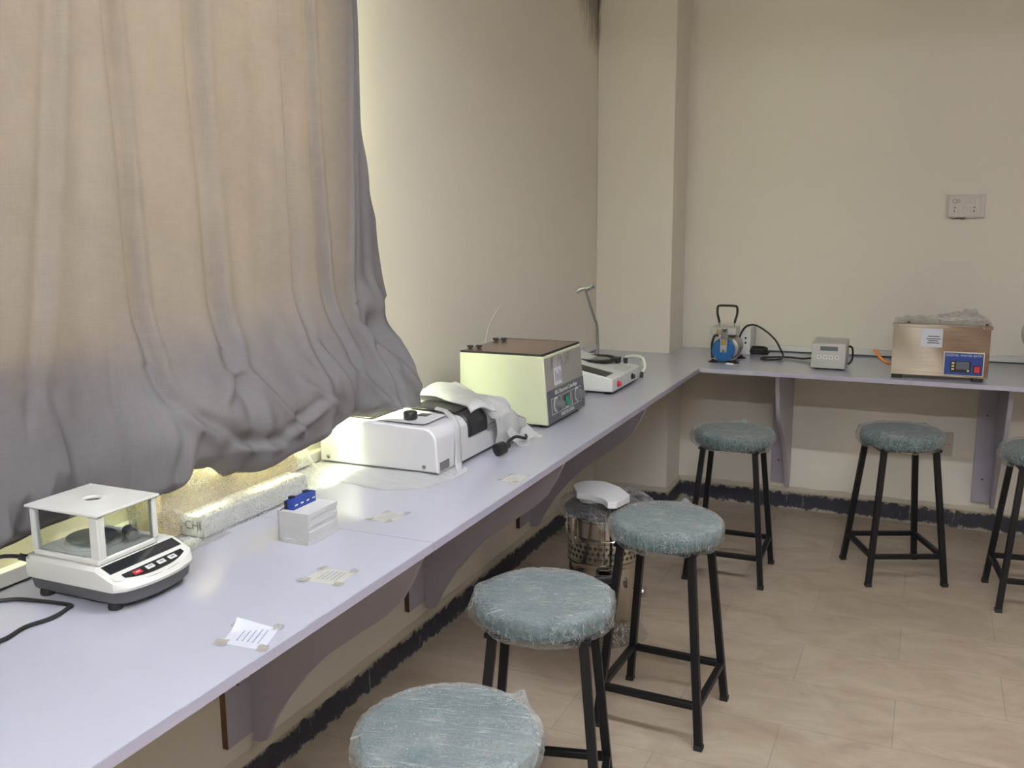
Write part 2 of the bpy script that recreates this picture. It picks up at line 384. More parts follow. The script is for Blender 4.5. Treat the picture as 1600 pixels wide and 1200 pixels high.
# ------------------------------------------------------------------ the room
RX, RY, RZ = 5.0, -8.4, 3.05
structure(G().box((-.2, RY-.2, -.1), (RX+.2, .2, 0)).done('floor', 'floor_tile'))
structure(G().box((-.2, RY-.2, RZ), (RX+.2, .2, RZ+.1)).done('ceiling', 'ceiling_paint'))
WY0, WY1, WZ0, WZ1 = -4.35, -2.57, 1.25, 2.55
g = G().box((-.2, RY, 0), (0, WY0, RZ)).box((-.2, WY1, 0), (0, 0, RZ)).box((-.2, WY0, 0), (0, WY1, WZ0)).box((-.2, WY0, WZ1), (0, WY1, RZ))
structure(g.done('wall_left', 'wall_paint'))
structure(G().box((-.2, 0, 0), (RX+.2, .2, RZ)).done('wall_back', 'wall_paint'))
structure(G().box((RX, RY, 0), (RX+.2, 0, RZ)).done('wall_right', 'wall_paint'))
structure(G().box((-.2, RY-.2, 0), (RX+.2, RY, RZ)).done('wall_rear', 'wall_paint'))
CX, CY = .375, .256
structure(G().box((0, -CY, 0), (CX, 0, RZ)).done('wall_column', 'wall_paint', bevel=.004))
g = G()
for y in (WY0+.02, (WY0+WY1)/2, WY1-.02): g.box((-.12, y-.02, WZ0), (-.08, y+.02, WZ1))
for z in (WZ0+.02, WZ1-.02): g.box((-.12, WY0, z-.02), (-.08, WY1, z+.02))
win = structure(g.done('window_1', 'frame_alu', bevel=.003))
G().box((-.102, WY0+.03, WZ0+.03), (-.098, WY1-.03, WZ1-.03)).done('window_pane', 'clear_pane', win)
# skirting: painted tile band with a bare plaster lip above it
SK = .101
def skirt(name, a, b, lip):
    o = structure(G().box(a, b).done(name, 'skirting_paint', bevel=.002)); return o
skirt('baseboard_left', (0, RY, 0), (.011, -CY, SK-.008), None)
skirt('baseboard_column', (.011, -CY-.011, 0), (CX+.011, -CY, SK-.008), None)
structure(G().box((CX, -CY, 0), (CX+.011, -.011, SK-.008)).done('baseboard_corner', 'skirting_paint'))
skirt('baseboard_back', (CX, -.011, 0), (RX, 0, SK-.008), None)
def wavy(name, p0, p1, n, nrm):
    p0, p1, nrm = Vector(p0), Vector(p1), Vector(nrm); g = G(); rr = []
    for i in range(n+1):
        t = i/n; p = p0.lerp(p1, t); hh = SK+.010+.007*nz(p, 9, 3)
        rr.append([p+Vector((0, 0, SK-.012)), p+nrm*.0115+Vector((0, 0, SK-.012)), p+nrm*.0115+Vector((0, 0, SK-.004)), p+Vector((0, 0, hh))])
    g.rings(rr); structure(g.done(name, 'plaster'))
wavy('trim_1', (0, RY, 0), (0, -CY, 0), 200, (1, 0, 0)); wavy('trim_2', (CX, 0, 0), (RX, 0, 0), 120, (0, -1, 0))
wavy('trim_3', (CX, -CY, 0), (CX, 0, 0), 12, (1, 0, 0)); wavy('trim_4', (0, -CY, 0), (CX, -CY, 0), 14, (0, -1, 0))

d1 = structure(G().box((1.66, RY+.001, 0), (2.66, RY+.05, 2.1)).done('reflected_panel_1', 'reflected_brown', bevel=.004))  # unseen brown panel, added for the water bath to reflect
structure(G().box((.30, RY+.001, 0), (1.30, RY+.05, 2.1)).done('reflected_panel_2', 'reflected_tan', bevel=.004))  # unseen tan panel, added for contrast in the same reflection
G().lathe((2.58, RY+.05, 1.0), [(0, 0), (.012, 0), (.012, .03), (.026, .04), (.026, .055), (0, .06)], 20, (0, 1, 0)).done('panel_knob', 'chrome', d1)
# ceiling tube fittings
for (x, y, z), pw, ln in LAMPS:
    t = thing('tube_light', 'white batten tube light %s' % ('hung low across the middle of the room, the longest' if y > -5 else 'near the ceiling at the rear of the room'), 'light', (x, y, z), 0)
    G().box((x-ln/2-.03, y-.04, z+.02), (x+ln/2+.03, y+.04, z+.085)).done('batten', 'white_plastic', t, bevel=.006)
    G().cyl((x-ln/2, y, z+.006), (x+ln/2, y, z+.006), .013, n=14).done('tube', 'tube_lit', t)
    for s in (-1, 1): G().cyl((x+s*.5, y, z+.08), (x+s*.5, y, RZ), .004, n=8).done('hanger', 'dull_steel', t)

# ------------------------------------------------------------------ worktops
D, D2, TH = .606, .644, .0174
SEAM = -3.03
def worktop(label, a, b, edge, joint=False):
    t = thing('worktop', label, 'worktop', (a[0], a[1], H-TH), 0, 'white laminate worktops along the walls')
    G().box((*a, H-TH), (*b, H)).done('board', 'white_laminate', t)
    (ax, ay), (bx, by) = edge
    g = G()
    if ax == bx: g.box((ax, ay, H-TH-.0005), (ax+.0016, by, H-.0006))
    else: g.box((ax, ay-.0016, H-TH-.0005), (bx, ay, H-.0006))
    g.done('edging', 'edge_band', t)
    if joint: G().box((.02, a[1]-.0016, H-TH), (D-.001, a[1]-.0001, H-.0001)).done('joint_line', 'dark_grey_plastic', t)
worktop('long white worktop under the curtain, nearest board, carrying the balance', (.001, -6.4), (D, SEAM-.0008), ((D, -6.4), (D, SEAM-.0008)))
worktop('long white worktop on the left wall, beyond the seam, carrying the centrifuge', (.001, SEAM+.0008), (D, -D2-.0006), ((D, SEAM+.0008), (D, -D2-.0006)), True)
g_ = thing('worktop', 'white worktop along the back wall carrying the water bath and the pump', 'worktop', (1.2, -D2, H-TH), 0, 'white laminate worktops along the walls')
G().prism([(.001, -D2, H-TH), (3.6, -D2, H-TH), (3.6, -.001, H-TH), (CX+.001, -.001, H-TH), (CX+.001, -CY-.001, H-TH), (.001, -CY-.001, H-TH)], (0, 0, TH)).done('board', 'white_laminate', g_, bevel=.0012)
G().box((D, -D2-.0016, H-TH-.0005), (3.6, -D2, H-.0006)).done('edging', 'edge_band', g_)

# brackets under the worktops: plank on the wall + ogee-shaped fin
PROF = [(.038, .14), (.058, .15), (.084, .205), (.129, .278), (.19, .352), (.248, .412), (.304, .455), (.358, .497), (.411, .536), (.455, .58), (.487, .635), (.512, .69), (.530, H-TH)]
def bracket(label, pos, wall):
    zt = H-TH-.0005
    g2 = G(); pr = [(.0175, .14)]+PROF+[(.0175, zt)]
    pr[-2] = (.53, zt)
    if wall == 'left':
        y0, y1 = pos; t = thing('shelf_bracket', label, 'bracket', (.0005, y1, .14), 0, 'lavender brackets under the worktops')
        G().box((.0005, y0+.001, .165), (.0175, y1+.018, zt)).mi(1).box((.0005, y0, .165), (.0172, y0+.001, zt)).done('back_plank', ['lavender_board', 'raw_fibreboard'], t)
        g2.prism([(x, y1, z) for x, z in pr], (0, .018, 0)); holes = [(.0176, (y0+y1)/2, .315), (.0176, (y0+y1)/2, .60)]; ax = (1, 0, 0)
    else:
        x0, x1 = pos; t = thing('shelf_bracket', label, 'bracket', (x1, -.0005, .13), 0, 'lavender brackets under the worktops')
        G().box((x0, -.0175, .135), (x1+.018, -.0005, zt)).done('back_plank', 'lavender_board', t, bevel=.001)
        g2.prism([(x1, -y, z-.02 if z < .6 else z) for y, z in pr], (.018, 0, 0)); holes = [((x0+x1)/2, -.0176, .245), ((x0+x1)/2, -.0176, .54)]; ax = (0, -1, 0)
    g2.done('fin', 'lavender_board', t, bevel=.0012)
    for h in holes: G().cyl(h, Vector(h)+Vector(ax)*.0012, .0042, n=12).done('screw_hole', 'black_plastic', t)
bracket('curved lavender bracket under the left worktop, nearest, with raw brown plank end', (-3.008, -2.918), 'left')
bracket('curved lavender bracket under the left worktop, second from the camera, behind the near stools', (-2.142, -2.04), 'left')
bracket('curved lavender bracket under the left worktop, farthest, just before the steel sterilizer', (-1.241, -1.135), 'left')
bracket('curved lavender bracket on the back wall behind the stool nearest the corner', (.836, .91), 'back')
bracket('curved lavender bracket on the back wall below the water bath', (1.729, 1.806), 'back')

# cable trunking above the worktops
structure(G().box((0.0, -6.4, H+.006), (.024, -CY-.001, H+.033)).mi(1).box((0, -6.4, H+.0005), (.018, -CY-.001, H+.006)).done('trim_5', ['trunk_white', 'dark_grey_plastic'], bevel=.0015))
structure(G().box((.75, -.024, H+.006), (RX, 0, H+.033)).mi(1).box((.75, -.018, H+.0005), (RX, 0, H+.006)).done('trim_6', ['trunk_white', 'dark_grey_plastic'], bevel=.0015))
structure(G().box((CX+.002, -.03, H), (CX+.06, -.001, H+.006)).done('trim_7', 'trunk_white', bevel=.001))
# ------------------------------------------------------------------ curtain
def lerp_tab(tab, x):
    if x <= tab[0][0]: return tab[0][1]
    for (a, fa), (b, fb) in zip(tab, tab[1:]):
        if x <= b:
            t = (x-a)/(b-a); t = t*t*(3-2*t); return fa+(fb-fa)*t
    return tab[-1][1]
HEM = [(-4.6, .86), (-3.61, .850), (-3.54, .862), (-3.45, .872), (-3.33, .872), (-3.25, .885), (-3.20, .922), (-3.142, .915), (-3.067, .875), (-2.961, .868), (-2.855, .880), (-2.808, .888), (-2.70, .906), (-2.63, .924), (-2.56, .936), (-2.44, .930)]
XLOW = [(-4.6, .10), (-3.64, .052), (-3.38, .048), (-3.24, .145), (-2.75, .165), (-2.64, .155), (-2.45, .15), (-2.32, .14), (-2.2, .125)]
EDGE = [(.918, -2.445), (1.0, -2.42), (1.075, -2.393), (1.15, -2.392), (1.20, -2.385), (1.215, -2.36), (1.41, -2.386), (1.51, -2.419), (1.68, -2.441), (1.98, -2.438), (2.8, -2.43)]
FOLDS = [  # y at z=1.0, y at z=1.8, depth, width, lip offset, lip height
    (-4.25, -4.2, .03, .05, .06, .02), (-3.98, -3.95, .035, .05, .05, .02), (-3.74, -3.70, .03, .04, .05, .02),
    (-3.515, -3.405, .028, .030, .035, .016), (-3.41, -3.335, .016, .05, .05, .008), (-3.250, -3.275, .040, .022, .030, .018),
    (-3.04, -3.045, .042, .034, .045, .020), (-2.90, -2.86, .012, .05, .05, .006), (-2.757, -2.775, .026, .026, -.035, .014),
    (-2.640, -2.672, .026, .022, .032, .016), (-2.525, -2.462, .034, .016, -.024, .018), (-2.44, -2.452, .014, .03, .03, .01)]
SWAGS = [(-3.25, 1.06, .10, -.10, .012), (-3.20, 1.02, .16, -.10, .010), (-3.02, 1.12, -.10, -.06, .010), (-3.02, 1.10, .12, -.16, .012), (-2.86, 1.05, .14, -.10, .009), (-3.12, .95, .16, -.03, .012), (-2.95, .94, .14, .05, .010),
    (-2.74, 1.12, .07, -.18, .011), (-2.66, 1.06, .10, -.12, .009), (-2.55, 1.16, .06, -.12, .014), (-2.50, 1.10, .08, -.14, .010), (-3.48, 1.12, .05, -.16, .010), (-3.60, 1.08, .03, -.2, .008)]
def sstep(a, b, x): t = max(0, min(1, (x-a)/(b-a))); return t*t*(3-2*t)
def curtain_pt(u, v):
    y0 = -4.6+u*(2.4)                       # nominal y along the hem
    hem = lerp_tab(HEM, y0-.245*sstep(-2.9, -2.2, y0))
    z = 2.80-(2.80-hem)*(1-(1-v)**1.15)
    ye = lerp_tab(EDGE, z); k = sstep(-2.9, -2.2, y0)
    y = y0+(ye+2.2)*k
    low = 1-sstep(.98, 1.28, z); hz = z-hem
    x = .095*(1-low)+lerp_tab(XLOW, y0)*low
    for (ya, yb, d, wd, off, lip) in FOLDS:
        yc = ya+(yb-ya)*(z-1.0)/.8+.012*nz((0, ya*5, z*2.2), 1, 4)
        if z < 1.15: yc += .035*low*nz((ya*9, z*5, 0), 1, 2)
        am = .65+.7*abs(nz((ya*3, 0, z*1.6), 1, 9))
        am *= .62-.20*low; wd *= .66; off *= .72
        x -= d*am*math.exp(-((y-yc)/wd)**2); x += lip*am*math.exp(-((y-yc-off)/(wd*.9))**2)
    x += .008*nz((0, y*3.5, z*.7), 1, 1)+.003*nz((0, y*11, z*1.5), 1, 5)
    # the cloth bunches and billows below the sill
    sw = nz((0, y*6.5+z*5.5, z*3.0-y*1.2), 1, 6); sw2 = nz((0, y*11-z*9, z*6), 1, 8)
    ridge = (1-abs(sw)*2.2)
    x += low*(.013*max(-.6, ridge)+.008*sw2+.016)*(.6 if -3.62 < y0 < -3.33 else 1)
    for (qy, qz, dy, dz, am2) in SWAGS:      # slanting pulls and tucks in the bunched part
        L = math.hypot(dy, dz); ty, tz = dy/L, dz/L; a_ = ((y-qy)*ty+(z-qz)*tz)/L; b_ = (y-qy)*-tz+(z-qz)*ty
        e_ = sstep(-.15, .15, a_)*(1-sstep(.8, 1.2, a_))
        x += am2*e_*(math.exp(-(b_/.012)**2)-.8*math.exp(-((b_-.022)/.014)**2))
    x += .02*low*math.exp(-((hz-.13)/.09)**2)
    x -= .045*max(0, 1-hz/.035)**2*(1-sstep(-2.45, -2.32, y0))
    x += .11*sstep(-2.55, -2.2, y0)*(1-sstep(.91, 1.17, z))
    # pinched tuck near the right edge where the cloth rests on the sill end
    r2 = ((y+2.44)/.05)**2+((z-1.20)/.05)**2
    x += .035*math.exp(-r2)-.03*math.exp(-(((y+2.47)/.03)**2+((z-1.13)/.06)**2))
    if low > 0: x = x+(min(x, .079)-x)*low*sstep(-3.66, -3.60, y0)*(1-sstep(-3.39, -3.34, y0))
    return (max(x, .034), y, z)
g = G().grid(curtain_pt, 480, 300)
cur = g.done('curtain', 'curtain_cloth', origin=(.095, -3.4, .9), angle=180)
def bounce_pt(u, v):  # unseen sheet added behind the curtain to throw daylight under the hem
    x, y, z = curtain_pt(u, v)
    return (x-.005, y, z)
G().grid(bounce_pt, 480, 300).done('bounce_sheet', 'bounce_cloth', cur, angle=180)
tag(cur, 'taupe grey cloth curtain hanging over the bright window on the left wall', 'curtain')
# ------------------------------------------------------------------ precision balance (front faces the room)
t = thing('precision_balance', 'white and grey precision balance with a clear draft shield on the worktop', 'scale', (.19, -3.455, H))
YC, XB, XF, HW = -3.455, .076, .316, .092
def outline(x0, x1, hw, bul, n=14, r=.016):
    """plan outline, front edge bowed outwards"""
    pts = [(x0, YC-hw+r), (x0+r*.3, YC-hw+r*.3), (x0+r, YC-hw)]
    pts += [(.2475, YC-hw), (.2485, YC-hw), (x1-bul-r, YC-hw)]
    for i in range(n+1):
        a = -1+2*i/n; pts.append((x1-bul*(abs(a)**2.4)-(.008 if i in (0, n) else 0), YC+hw*a*.985))
    pts += [(x1-bul-r, YC+hw), (.2485, YC+hw), (.2475, YC+hw), (x0+r, YC+hw), (x0+r*.3, YC+hw-r*.3), (x0, YC+hw-r)]
    return pts
def ztop(x): return .855 if x < .248 else .855-(x-.248)*.42
def shell(name, x0, x1, hw, bul, zs, mat, ins, top=None):
    g = G(); rr = []
    for z, i in zip(zs, ins): rr.append([(x, y, z) for x, y in outline(x0+i, x1-i, hw-i, bul)])
    if top:
        for i, dz in top: rr.append([(x, y, ztop(x)+dz) for x, y in outline(x0+i, x1-i, hw-i, bul)])
        # top surface as strips across
    g.rings(rr, caps=not top)
    if top:
        i, dz = top[-1]; o = outline(x0+i, x1-i, hw-i, bul)
        lo = [p for p in o if p[1] < YC]; hi = [p for p in o if p[1] >= YC]
        def cross(side, x):
            c = [p for p in side if abs(p[0]-x) < .02]; return c
        g.grid(lambda u, v: ((lambda x: (x, YC+(v*2-1)*(hw-i)*(1 if x < x1-bul-.012 else max(.02, (min(1, max(0, (x1-i-x)/bul)))**(1/2.4))), ztop(x)+dz))(x0+i+(x1-x0-2*i)*min(1, max(0, u)))), 60, 12)
    return g.done(name, mat, t, angle=30)
shell('base_tray', XB+.004, XF-.003, HW-.003, .022, [.789, .796, .818], 'dark_grey_plastic', [.012, .003, .0])
shell('housing', XB, XF, HW, .022, [.817, .822], 'balance_white', [.0, -.001], top=[(.0, -.006), (.005, 0.)])
slope = frame((.283, YC, ztop(.283)+.0006), (0, 1, 0), (-1, 0, .42))
def on_slope(u, v, d=0.): return slope @ Vector((u, v, d))
def plate(g, pts, d0, d1, mtx): return g.rings([[mtx @ Vector((x, y, d0)) for x, y in pts], [mtx @ Vector((x, y, d1)) for x, y in pts]])
pd = plate(G(), [(-.082, .010), (.080, .010), (.080, .033), (-.082, .033)], -.001, .0012, slope).done('display_window', 'lcd_dark', t, bevel=.0006)
plate(G(), [(-.045, .014), (.06, .014), (.06, .029), (-.045, .029)], .0012, .0016, slope).done('lcd', 'lcd_dark', pd)
key = [(-.068+.136*i/20, -.022+.0135*(abs(-1+.1*i)**2.5)) for i in range(21)]+[(.068, .000), (-.068, .000)]
kp = plate(G(), key, -.001, .0013, slope).done('keypad', 'lens_black', t)
for i, (u, m) in enumerate([(-.042, 'red_button'), (-.014, 'white_button'), (.012, 'white_button'), (.038, 'white_button')]):
    b = plate(G(), [(u-.0085, -.0145), (u+.0085, -.0145), (u+.0085, -.005), (u-.0085, -.005)], .0012, .0026, slope).done('button', m, kp, bevel=.0009)
    if i == 0: b['label'] = 'red button'
    plate(G(), [(u-.004, -.0105), (u+.004, -.0105), (u+.004, -.0088), (u-.004, -.0088)], .0026, .003, slope).done('legend', 'ink' if i else 'print_white', b)
for x in (XB+.03, XF-.05):
    for y in (YC-HW+.022, YC+HW-.022): G().lathe((x, y, H), [(.0, 0), (.012, 0), (.013, .004), (.0105, .012), (0, .012)], 20).done('foot', 'black_rubber', t)
sx0, sx1, sy0, sy1 = .094, .250, -3.537, -3.405
G().box((sx0, sy0, .8545), (sx1, sy1, .866)).done('shield_base', 'balance_white', t, bevel=.003)
tp = G(); n = 24; cx, cy = (sx0+sx1)/2, (sy0+sy1)/2; rr = []
sq = []
for i in range(n):
    a = 2*PI*i/n+PI/4; c, s_ = math.cos(a), math.sin(a); k = 1/max(abs(c), abs(s_)); sq.append((c*k, s_*k))
ho = [(math.cos(2*PI*i/n+PI/4), math.sin(2*PI*i/n+PI/4)) for i in range(n)]
hx, hy = (sx1-sx0)/2+.006, (sy1-sy0)/2+.005
R4 = lambda z, sc: [(cx+hx*x*sc, cy+hy*y*sc, z) for x, y in sq]
C4 = lambda z, r: [(cx+x*r, cy+y*r, z) for x, y in ho]
tp.rings([C4(.9425, .0155), R4(.941, .985), R4(.9425, 1), R4(.9445, 1), R4(.946, .985), C4(.946, .027), C4(.9478, .022), C4(.9478, .017), C4(.9455, .0155)], closed=True)
tp.done('shield_lid', 'balance_white', t, angle=30)
def pillar(x, y, ax, ay):
    g = G().box((x-ax, y-ay, .866), (x+ax, y+ay, .941))
    for k in range(4): g.box((x+ax, y-ay+.002+k*(2*ay-.004)/3.6, .868), (x+ax+.0008, y-ay+.0035+k*(2*ay-.004)/3.6, .94))
    g.done('pillar', 'balance_white', t, bevel=.001)
pillar(sx0+.005, sy0+.005, .005, .005); pillar(sx1-.008, sy0+.008, .009, .008); pillar(sx1-.004, sy1-.004, .005, .005); pillar(sx0+.005, sy1-.005, .005, .005)
for a, b in (((sx0+.01, sy0+.002, .8665), (sx1-.016, sy0+.0035, .9405)), ((sx1-.0035, sy0+.016, .8665), (sx1-.002, sy1-.009, .9405)), ((sx0+.01, sy1-.0035, .8665), (sx1-.009, sy1-.002, .9405))):
    G().box(a, b).done('glass_pane', 'clear_pane', t)
pc = (.163, -3.472)
G().lathe((*pc, .866), [(0, 0), (.051, 0), (.053, .002), (.053, .0035), (.046, .0045), (.044, .002), (0, .002)], 40).done('pan_ring', 'balance_white', t)
G().lathe((*pc, .868), [(0, 0), (.018, 0), (.018, .005), (.040, .006), (.042, .008), (.042, .0105), (.040, .0115), (0, .0115)], 40).done('weighing_pan', 'slate_pan', t)
g = G().tube([(.076, -3.515, .832), (.063, -3.535, .845), (.045, -3.57, .853), (.032, -3.615, .84), (.032, -3.645, .815), (.045, -3.64, .795), (.060, -3.60, .786), (.085, -3.572, .784), (.130, -3.561, .784), (.185, -3.553, .784), (.196, -3.558, .784), (.205, -3.585, .784), (.206, -3.61, .784), (.197, -3.645, .784), (.206, -3.685, .784), (.200, -3.71, .784), (.19, -3.735, .784), (.18, -3.85, .784), (.2, -4.2, .784)], .0036, 8)
cb = g.done('power_cord', 'black_rubber', t)
G().cyl((.080, -3.512, .831), (.060, -3.54, .847), .0075, .006, 12).done('cord_plug', 'black_plastic', cb)
t = thing('calibration_weight', 'small dark metal cylinder lying inside the clear shield of the balance', 'weight', (.224, -3.43, .866))
a, b = Vector((.205, -3.428, .8775)), Vector((.233, -3.444, .8775)); ax = (b-a).normalized()
G().lathe(a, [(0, -.006), (.008, -.006), (.0115, -.003), (.0115, .0), (.0115, .024), (0, .024)], 24, ax).done('body', 'slate_pan', t)
G().lathe(a+ax*.0, [(.0118, .022), (.0118, .030), (.009, .033), (.0, .033)], 24, ax).done('end_cap', 'chrome', t)

# ------------------------------------------------------------------ bubble-wrapped package behind the balance
t = thing('bubble_wrapped_package', 'bubble-wrapped cardboard carton and long white box against the wall under the curtain', 'package', (.10, -3.0, H))
G().box((.030, -3.245, H+.001), (.100, -2.80, .925)).done('cardboard_carton', 'cardboard', t, bevel=.003)
wc = G().box((.102, -3.195, H+.001), (.162, -2.84, .826)).done('white_carton', 'white_card', t, bevel=.003)
m = frame((.134, -3.1955, .805), (1, 0, 0), (0, 0, 1)); G().text('CHI', .026, m).done('printed_mark', 'ink', wc)
prof = [(.027, .7812), (.027, .86), (.027, .932), (.06, .934), (.104, .932), (.118, .90), (.145, .862), (.168, .835), (.172, .81), (.171, .7812)]
seg = []
for (a, b) in zip(prof, prof[1:]):
    for k in range(5): seg.append((a[0]+(b[0]-a[0])*k/5, a[1]+(b[1]-a[1])*k/5))
seg.append(prof[-1])
def bw(u, v):
    y = -3.262+.49*u; i = v*(len(seg)-1); j = min(int(i), len(seg)-2); f = i-j
    x, z = seg[j][0]+(seg[j+1][0]-seg[j][0])*f, seg[j][1]+(seg[j+1][1]-seg[j][1])*f
    d = .006*nz((x, y, z), 22, 1)+.003*nz((x, y, z), 60, 2)
    e = max(0, (u-.86)/.14); zz = H+.001+(z-H-.001)*(1-.25*e*e); x2 = .095+(x-.095)*(1-.35*e*e)
    return (max(.026, x2+d*.6), y, max(H+.0012, zz+d*.5))
g = G().grid(bw, 130, 66)
E0, E1 = -3.262, -2.772
for yy, s in ((E0, -1), (E1, 1)):
    def end(u, v, yy=yy, s=s):
        p = bw(0 if s < 0 else 1, u); c = Vector((.095, yy+s*.012*(1-abs(2*v-1)*0), H+.06)); q = Vector(p).lerp(c, v)
        return (q.x, q.y+.006*nz(q, 40, 3), max(H+.0012, q.z))
    g.grid(end, 66, 10)
def skirtflap(u, v):
    y = -3.275+.13*u; x = .17+.045*v*(1-.5*u)
    return (x-.02*(1-u)*v, y-.02*v*(1-u), H+.0015+.006*abs(nz((x, y, 0), 60, 4)))
g.grid(skirtflap, 24, 8)
g.done('bubble_wrap', 'bubble_wrap', t, angle=180)

# ------------------------------------------------------------------ foam block holding the blue cell box
fx0, fx1, fy0, fy1, fz = .304, .389, -3.147, -3.047, .846
g = G()
def lay(z0, z1, x0, x1):
    r = .026; o = []
    for i in range(7): a = PI+PI/2*i/6; o.append((x0+r+r*math.cos(a), fy0+r*.5+r*.5*math.sin(a)))
    o += [(x1-.003, fy0), (x1, fy0+.003), (x1, fy1-.002), (x1-.002, fy1), (x0, fy1)]
    return o
nL = 7
for k in range(nL):
    z0 = H+.0003+(fz-.0003-H)*k/nL; z1 = H+.0003+(fz-.0003-H)*(k+1)/nL; ii = .0012*(k % 2)+.0006*nz((k*1.7, 0, 0), 1, 1)
    if k < 1: o = lay(z0, z1, fx0+ii, fx1-ii); g.rings([[(x, y, z0) for x, y in o], [(x, y, z1) for x, y in o]])
    else:
        o = lay(z0, z1, fx0+ii, .3195); o = [(min(x, .3195), y) for x, y in o]; g.rings([[(x, y, z0) for x, y in o], [(x, y, z1) for x, y in o]])
        g.box((.3445, fy0+ii, z0), (fx1-ii, fy1-ii, z1)); g.box((.319, fy0+.0005+ii, z0), (.345, -3.1352, z1))
        g.box((.3195, -3.055, z0), (.3445, fy1-ii, z1))
fb = g.done('foam_block', 'foam_white', origin=(.346, -3.10, H), angle=30)
tag(fb, 'white foam block with rounded corner holding a blue box on the worktop', 'foam block')
t = thing('cuvette_box', 'small blue plastic cuvette box standing in the slot of the white foam block', 'box', (.332, -3.10, .79))
G().box((.3205, -3.1345, .7905), (.3285, -3.058, .864)).done('back_shell', 'black_plastic', t, bevel=.0015)
bx = G().box((.3287, -3.1345, .7905), (.3435, -3.058, .868)).done('case', 'blue_plastic', t, bevel=.0012)
G().box((.3205, -3.0578, .7905), (.3437, -3.0558, .867)).done('end_tape', 'pale_tape', t)
for k in range(4): G().box((.3435, -3.129+.0195*k, .853), (.3438, -3.120+.0195*k, .8555)).done('print_mark', 'print_white', bx)
for y in (-3.122, -3.075): G().box((.326, y-.006, .864), (.336, y+.006, .8712)).done('latch', 'black_plastic', t, bevel=.001)

# ------------------------------------------------------------------ paper labels taped to the worktop
def paper(label, q, mat, lines, lift, name='paper_label'):
    q = [Vector((x, y, H)) for x, y in q]; c = sum(q, Vector())/4
    t = thing(name, label, 'label', c, 0, 'taped paper labels on the worktop')
    bil = lambda u, v: (q[0]*(1-u)+q[3]*u)*(1-v)+(q[1]*(1-u)+q[2]*u)*v
    def f(u, v):
        p = bil(u, v); k = lift*max(0, (v-.55)/.45)**1.5*max(0, 1-u*1.2); return (p.x, p.y, H+.0006+k+.0008*abs(nz(p, 60, 1)))
    G().grid(f, 12, 12).done('sheet', mat, t, angle=180)
    g = G()
    for i in range(lines):
        u = .30+.5*i/max(1, lines-1); a, b = .18+.04*nz((i, 1, 2), 1.3, 4), .80+.12*nz((i, 3, 0), 1.7, 4)
        k = a
        while k < b:
            e = min(b, k+.05+.09*abs(nz((i*3, k*9, 0), 1, 2)))
            p = [bil(u-.013, k), bil(u+.013, k), bil(u+.013, e), bil(u-.013, e)]
            g._f([g.bm.verts.new((*x.xy, f(.5, .3)[2]+.0012)) for x in p]); k = e+.018
    g.done('print_lines', 'blue_ink', t)
    for (u0, v0, u1, v1) in ((-.14, -.14, .16, .16), (.86, -.10, 1.10, .20), (-.10, .80, .10, 1.12), (.86, .86, 1.08, 1.10)):
        def tf(a, b):
            p = bil(u0+(u1-u0)*a, v0+(v1-v0)*b); p = p+Vector((.004*nz((a*3, b*3, u0*9), 1, 3), .004*nz((b*4, a*3, v0*7), 1, 5), 0))
            return (p.x, p.y, H+.0022+.002*abs(nz((p.x, p.y, 0), 90, 2)))
        G().grid(tf, 6, 6).done('tape', 'tape_film', t, angle=180)
paper('curled white paper label taped to the worktop in front of the balance', [(.522, -3.56), (.500, -3.495), (.572, -3.480), (.598, -3.555)], 'paper', 5, .012)
paper('paper label taped near the worktop edge, in front of the white foam block', [(.484, -3.298), (.484, -3.236), (.550, -3.228), (.558, -3.296)], 'aged_paper', 5, .0)
paper('small paper label taped just beyond the worktop seam, before the spectrophotometer', [(.408, -2.955), (.416, -2.895), (.464, -2.890), (.456, -2.958)], 'aged_paper', 4, .0)
paper('faint paper label near the worktop edge, between spectrophotometer and stools', [(.542, -2.568), (.549, -2.512), (.593, -2.504), (.587, -2.572)], 'aged_paper', 4, .0)

# ------------------------------------------------------------------ spectrophotometer
t = thing('spectrophotometer', 'white spectrophotometer with black knob, half wrapped in foam sheet beside the curtain', 'instrument', (.21, -2.4, H))
sx0, sx1, sy0, sy1, sz0, sz1 = .036, .387, -2.612, -2.12, .792, .912
def sp_prof(ins=0):
    o = [(sx0+ins, sz0+ins), (sx1+.004-ins, sz0+ins)]
    for i in range(9): a = PI/2*i/8; o.append((sx1-.036+(.036-ins)*math.cos(a), sz1-.042+(.036-ins)*math.sin(a)))
    o += [(sx0+.08, sz1-ins), (sx0+.008+ins, sz1-ins), (sx0+ins, sz1-.008-ins)]
    return o
g = G().rings([[(x, y, z) for x, z in sp_prof(i)] for y, i in ((sy0, .004), (sy0+.004, 0), (sy1-.03, 0), (sy1, .02))])
bd = g.done('housing', 'powder_white', t, angle=40)
for x, z in ((.062, .806), (.352, .806)):
    s_ = G().lathe((x, sy0, z), [(0, -.0012), (.0055, -.0012), (.0055, .001), (0, .001)], 18, (0, 1, 0)).done('screw', 'chrome', bd)
    G().box((x-.0042, sy0-.0016, z-.0007), (x+.0042, sy0-.0012, z+.0007)).done('slot', 'black_plastic', s_)
G().box((.20, -2.592, sz1), (.345, -2.47, sz1+.0012)).done('knob_recess', 'powder_white', t, bevel=.0005)
kb = G().lathe((.283, -2.556, sz1+.001), [(0, 0), (.0155, 0), (.0175, .002), (.0185, .006), (.0185, .018), (.0165, .021), (0, .021)], 36).done('wavelength_knob', 'black_plastic', t)
G().box((.275, -2.512, sz1+.001), (.305, -2.482, sz1+.0028)).done('scale_window', 'lens_black', t)
